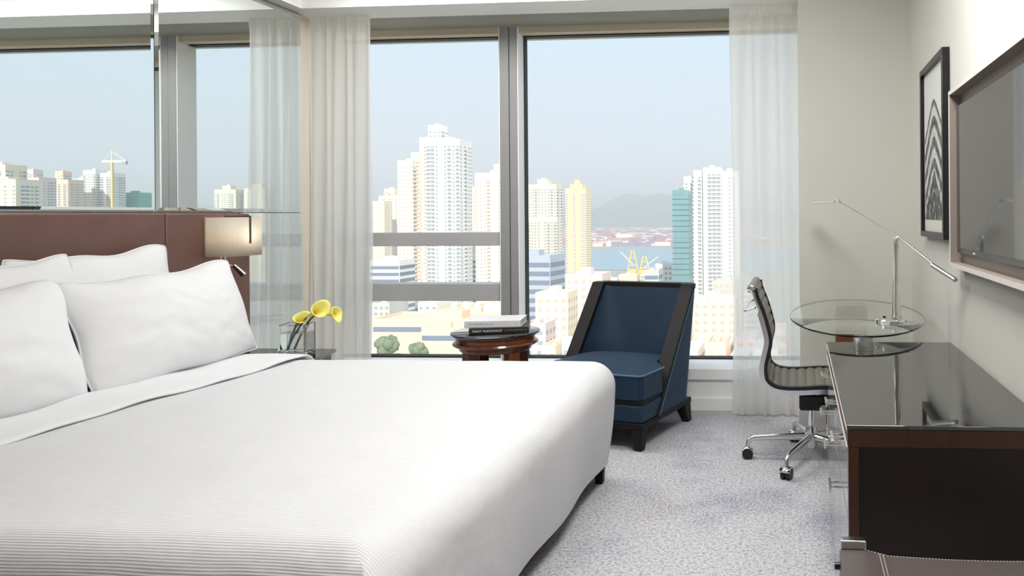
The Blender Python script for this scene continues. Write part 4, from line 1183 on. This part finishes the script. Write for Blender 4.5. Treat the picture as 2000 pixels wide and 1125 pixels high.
# --- towers seen only in the mirror
building('residential_tower', 'broad cream tower with a teal roof box, leftmost in the mirror', [(540, 575, 500, 20, 29), (570, 592, 520, 16, 41)], 'cream')
building('residential_tower', 'pink and grey tower, second from the left in the mirror', [(734, 758, 700, 18, 42), (742, 750, 702, 10, 50)], 'pink')
building('residential_tower', 'peach tower with a grey side, third from the left in the mirror', [(764, 792, 760, 18, 43), (772, 781, 762, 10, 52)], 'peach')
building('residential_tower', 'tall white and teal tower cluster beside the crane in the mirror', [(782, 806, 800, 18, 46), (768, 783, 796, 18, 55), (753, 769, 800, 18, 52)], 'white')
building('netted_building', 'teal netted building under construction below the crane in the mirror', [(748, 772, 830, 18, 31)], 'green', 'glass', 'tealdark')
building('residential_tower', 'cream tower left of the curtain in the mirror', [(684, 712, 900, 18, 36), (692, 703, 902, 10, 41)], 'cream')
building('residential_tower', 'cream tower closest to the curtain in the mirror', [(646, 673, 900, 18, 37), (652, 664, 902, 10, 42)], 'cream')
M_['crane_y'] = mat('crane_yellow', lin(232, 200, 120), 0.6); M_['crane_w'] = mat('crane_white', lin(235, 228, 205), 0.6)
tc_ = empty('tower_crane', (733, 780, GZ0), 0, 'thin yellow tower crane reflected in the mirror', 'crane')
MB().box(-1.0, 1.0, -1.0, 1.0, 0, 158).build('mast', M_['crane_y'], tc_)
MB().box(-17, 11, -0.9, 0.9, 158, 160.2).build('jib', M_['crane_w'], tc_)
MB().tube([(-15, 0, 160), (0, 0, 170), (10, 0, 160)], 0.35, 6).tube([(0, 0, 158), (0, 0, 171)], 0.7, 6).build('tie_bars', M_['crane_w'], tc_)
MB().box(-17, -12, -1.2, 1.2, 155.5, 159).build('counterweight', F_['win'], tc_)

# --- crowded low blocks filling the district
cols = ['white', 'cream', 'pink', 'concrete', 'peach', 'white', 'cream']
nm = {'white': 'white', 'cream': 'cream', 'pink': 'pinkish', 'concrete': 'grey', 'peach': 'peach'}
rng0 = random.Random(21)
LOWL = {0: 'cream low block at the foot of the right pane, next to the round side table', 1: 'narrow white low block touching the left edge of the armchair back at the sill',
        6: 'white low block at the sill, hard against the right side of the armchair', 7: 'peach low block at the sill between the armchair and the right curtain',
        14: 'cream low block peeping out behind the white one right of the armchair', 23: 'grey low block at the lower left, beside the left curtain',
        25: 'wide white low block showing just under the lower transom', 26: 'cream low roof under the lower transom, right of the tallest tower',
        27: 'cream low block under the lower transom, above the books', 28: 'white low block under the lower transom, touching the mullion',
        73: 'small white low block left of the shipyard cranes', 74: 'cream low block directly in front of the shipyard cranes'}
li_ = -1
district = MB(); dcols = ['white', 'cream', 'pink', 'concrete', 'peach', 'win', 'winwarm']
taken = [(-130, -100, 325, 350), (-95, -74, 225, 320), (-92, -72, 410, 505), (-48, -20, 295, 440), (-176, -112, 290, 330), (-252, -225, 425, 455), (-285, -210, 510, 590), (-80, -36, 445, 562), (-275, -250, 595, 622), (-295, -265, 635, 672), (-255, -215, 685, 725)]
for (Y, k0, k1, s0, s1) in ((205, .165, .185, -.34, -.02), (250, .145, .175, -.34, -.02), (345, .115, .15, -.33, -.04), (392, .105, .135, -.58, -.05), (470, .105, .125, -.58, -.05), (580, .095, .115, -.58, -.04), (740, .085, .10, -.42, -.04), (960, .076, .086, -.32, -.06)):
    s = s0
    while s < s1:
        ws = rng0.uniform(.022, .036)
        x0, x1 = s * Y, (s + ws) * Y - 1.0
        d = rng0.uniform(10, 20)
        zt = 1.25 - Y * rng0.uniform(k0, k1)
        if s < -.36: zt = min(zt, 1.25 - Y * .118)
        s += ws + rng0.uniform(0.0, .008)
        if any(x0 < b and x1 > a and Y < y1 and Y + d > y0 for a, b, y0, y1 in taken): continue
        c = rng0.choice(cols)
        li_ += 1
        sty, wmm, sd_ = rng0.choice(('low', 'low', 'band')), rng0.choice(('win', 'winwarm')), rng0.random()
        if li_ in LOWL:
            building('low_block', LOWL[li_], [(x0, x1, Y, d, zt)], c, sty, wmm, group='low blocks of the district', vis=34.0, sides=False, seed=sd_)
        else:
            district.cm = dcols.index(c); district.box(x0, x1, Y, Y + d, GZ0, zt)
            district.cm = dcols.index(wmm); facade(district, MB(), x0, x1, Y, zt - 30, zt, sty, random.Random(sd_))
tag(district.build('district_roofs', [F_[k] for k in dcols], None, fix=False), 'crowded pale buildings of the lower district, mostly hidden', 'buildings', kind='stuff')

# --- ground, harbour, hills
ground_m = mat('district_ground', lin(176, 172, 160), 0.9, var=0.25, vscale=0.01)
o = MB().add([(-9000, 30, GZ0), (12000, 30, GZ0), (12000, 14000, GZ0), (-9000, 14000, GZ0)], [(0, 1, 2, 3)]).build('city_ground', ground_m); o['kind'] = 'structure'
o['label'] = 'pale ground of the city far below'
sea_m = mat('harbour_water', lin(146, 174, 190), 0.35, bump=0.3, bscale=0.3, bdist=0.5)
o = MB().add([(-395, 1330, GZ0 + .5), (-60, 1330, GZ0 + .5), (200, 1700, GZ0 + .5), (300, 2140, GZ0 + .5), (-380, 2170, GZ0 + .5), (-500, 2110, GZ0 + .5), (-640, 1900, GZ0 + .5), (-560, 1550, GZ0 + .5)], [tuple(range(8))]).build('harbour', sea_m)
tag(o, 'blue harbour basin in front of the port and hills', 'water', kind='stuff')
port = [mat('container_red', lin(188, 120, 116), 0.7), mat('container_white', lin(232, 230, 228), 0.7), mat('container_blue', lin(130, 142, 172), 0.7), mat('container_rust', lin(200, 150, 136), 0.7)]
pm = MB(); rp = random.Random(5)
for k in range(1500):
    Y = rp.uniform(2350, 5200); s = rp.uniform(-.40, -.05)
    pm.cm = rp.choice((0, 0, 1, 1, 2, 3, 3)); L_ = rp.uniform(14, 50); h = rp.uniform(5, 16)
    pm.box(s * Y, s * Y + L_, Y, Y + 14, GZ0, GZ0 + h)
tag(pm.build('container_stacks', port, None, fix=False), 'red, white and blue container stacks of the distant port', 'containers', kind='stuff')
building('warehouse', 'big white warehouse on the far shore of the harbour', [(-690, -625, 2900, 60, -70)], 'white', 'band', 'win', roof=False, vis=1.0, sides=False)
for i, (x, Y, lb) in enumerate(((-262, 1215, 'left pale yellow shipyard crane in front of the harbour'), (-240, 1200, 'right pale yellow shipyard crane in front of the harbour'))):
    t = empty('shipyard_crane', (x, Y, GZ0), 0, lb, 'crane', 'shipyard cranes')
    h = 40 - 8 * i
    MB().tube([(-10, 0, 0), (-1.5, 0, h)], 1.3, 6).tube([(10, 0, 0), (1.5, 0, h)], 1.3, 6).tube([(-6, 0, h * .4), (6, 0, h * .4)], 1.0, 6).tube([(-4, 0, h * .7), (4, 0, h * .7)], 1.0, 6).build('tower_frame', M_['crane_y'], t)
    MB().tube([(0, 0, h * .45), (-20 if i == 0 else 22, 0, h * .95)], 0.8, 6).build('boom', M_['crane_w'], t)
    MB().box(-7, 7, -4, 4, 0, 10).build('cabin_base', M_['crane_y'], t)
def ridge(x):
    g = lambda c, a, w: a * math.exp(-((x - c) / w) ** 2)
    return 40 + g(-1661, 108, 170) + g(-1560, 70, 260) + g(-1269, 112, 190) + g(-1050, 70, 260) + g(-2450, -30, 300) + g(-3000, 60, 500) + g(6500, 150, 420) + g(5600, 80, 500) + 12 * mnoise.noise(Vector((x * 0.006, 0, 0))) + 5 * mnoise.noise(Vector((x * 0.02, 3, 0)))
def hill(u, v):
    x = -4500 + 14000 * u; y = 6300 + 2400 * v
    k = math.sin(math.pi * min(1, v * 1.05)) ** 0.9 if v < 0.98 else 0
    hgt = (ridge(x) + 95) * k * (1 + 0.16 * mnoise.noise(Vector((x * .0035, y * .0035, 0)))) if 0 < v < 1 else 0
    return (x, y, GZ0 + max(0, hgt) * (7000 / 7000))
o = MB().grid(hill, 400, 26).build('hills', mat('hill_scrub', lin(112, 122, 116), 0.95, var=0.35, vscale=0.006), None, smooth=80, fix=False)
o['kind'] = 'structure'; o['label'] = 'hazy blue-grey hills beyond the harbour'

# --- trees at the foot of the nearest buildings
leaf_m = mat('tree_leaves', lin(118, 130, 104), 0.9, var=0.4, vscale=0.6)
bark_m = mat('tree_bark', lin(90, 78, 66), 0.9)
def tree(x, y, zb, r, lab):
    t = empty('street_tree', (x, y, zb), 0, lab, 'tree', 'trees below the window')
    MB().tube([(0, 0, 0), (0, 0, r * 1.3)], [r * .12, r * .07], 8).build('trunk', bark_m, t)
    m_ = MB(); rt = random.Random(lab)
    for q in range(9):
        a = rt.uniform(0, 6.28); rr = rt.uniform(0, r * .6); zc = r * 1.5 + rt.uniform(-.4, .5) * r; rb = r * rt.uniform(.4, .6)
        sd = rt.uniform(0, 50)
        m_.grid(lambda u, v: tuple(Vector((rr * math.cos(a), rr * math.sin(a), zc)) + Vector((math.sin(math.pi * v) * math.cos(6.2832 * u), math.sin(math.pi * v) * math.sin(6.2832 * u), math.cos(math.pi * v))) * rb * (1 + .35 * mnoise.noise(Vector((u * 9 + sd, v * 7, sd))))), 12, 8, wrap_u=True)
    m_.build('crown', leaf_m, t, smooth=60, fix=False)
for x, y, r, lab in ((-157, 285, 4.5, 'leftmost green tree at the sill, beside the left curtain'), (-144, 283, 3.9, 'green tree at the sill in front of the peach podium'), (-124, 285, 3.8, 'green tree at the sill just left of the round side table'), (-100, 286, 3.9, 'green tree in the right pane beside the round side table')):
    tree(x, y, -55.5, r, lab)
# terrace the trees stand on
tag(bx(-172, -94, 274, 293, GZ0, -55.5).build('terrace', F_['concrete']), 'planted concrete terrace at the foot of the peach podium', 'terrace')

# --- haze over the whole district
hz_m = bpy.data.materials.new('haze'); hz_m.use_nodes = True
n_ = hz_m.node_tree; n_.nodes.clear()
ho = n_.nodes.new('ShaderNodeOutputMaterial'); hs = n_.nodes.new('ShaderNodeVolumeScatter')
hs.inputs['Color'].default_value = (0.93, 0.96, 1.0, 1); hs.inputs['Density'].default_value = 0.00030; hs.inputs['Anisotropy'].default_value = 0.0
n_.links.new(hs.outputs[0], ho.inputs['Volume'])
o = bx(-8900, 11900, 60, 13900, GZ0 - 3, 250).build('haze', hz_m)
tag(o, 'thin pale haze lying over the city and hills', 'haze', kind='stuff')
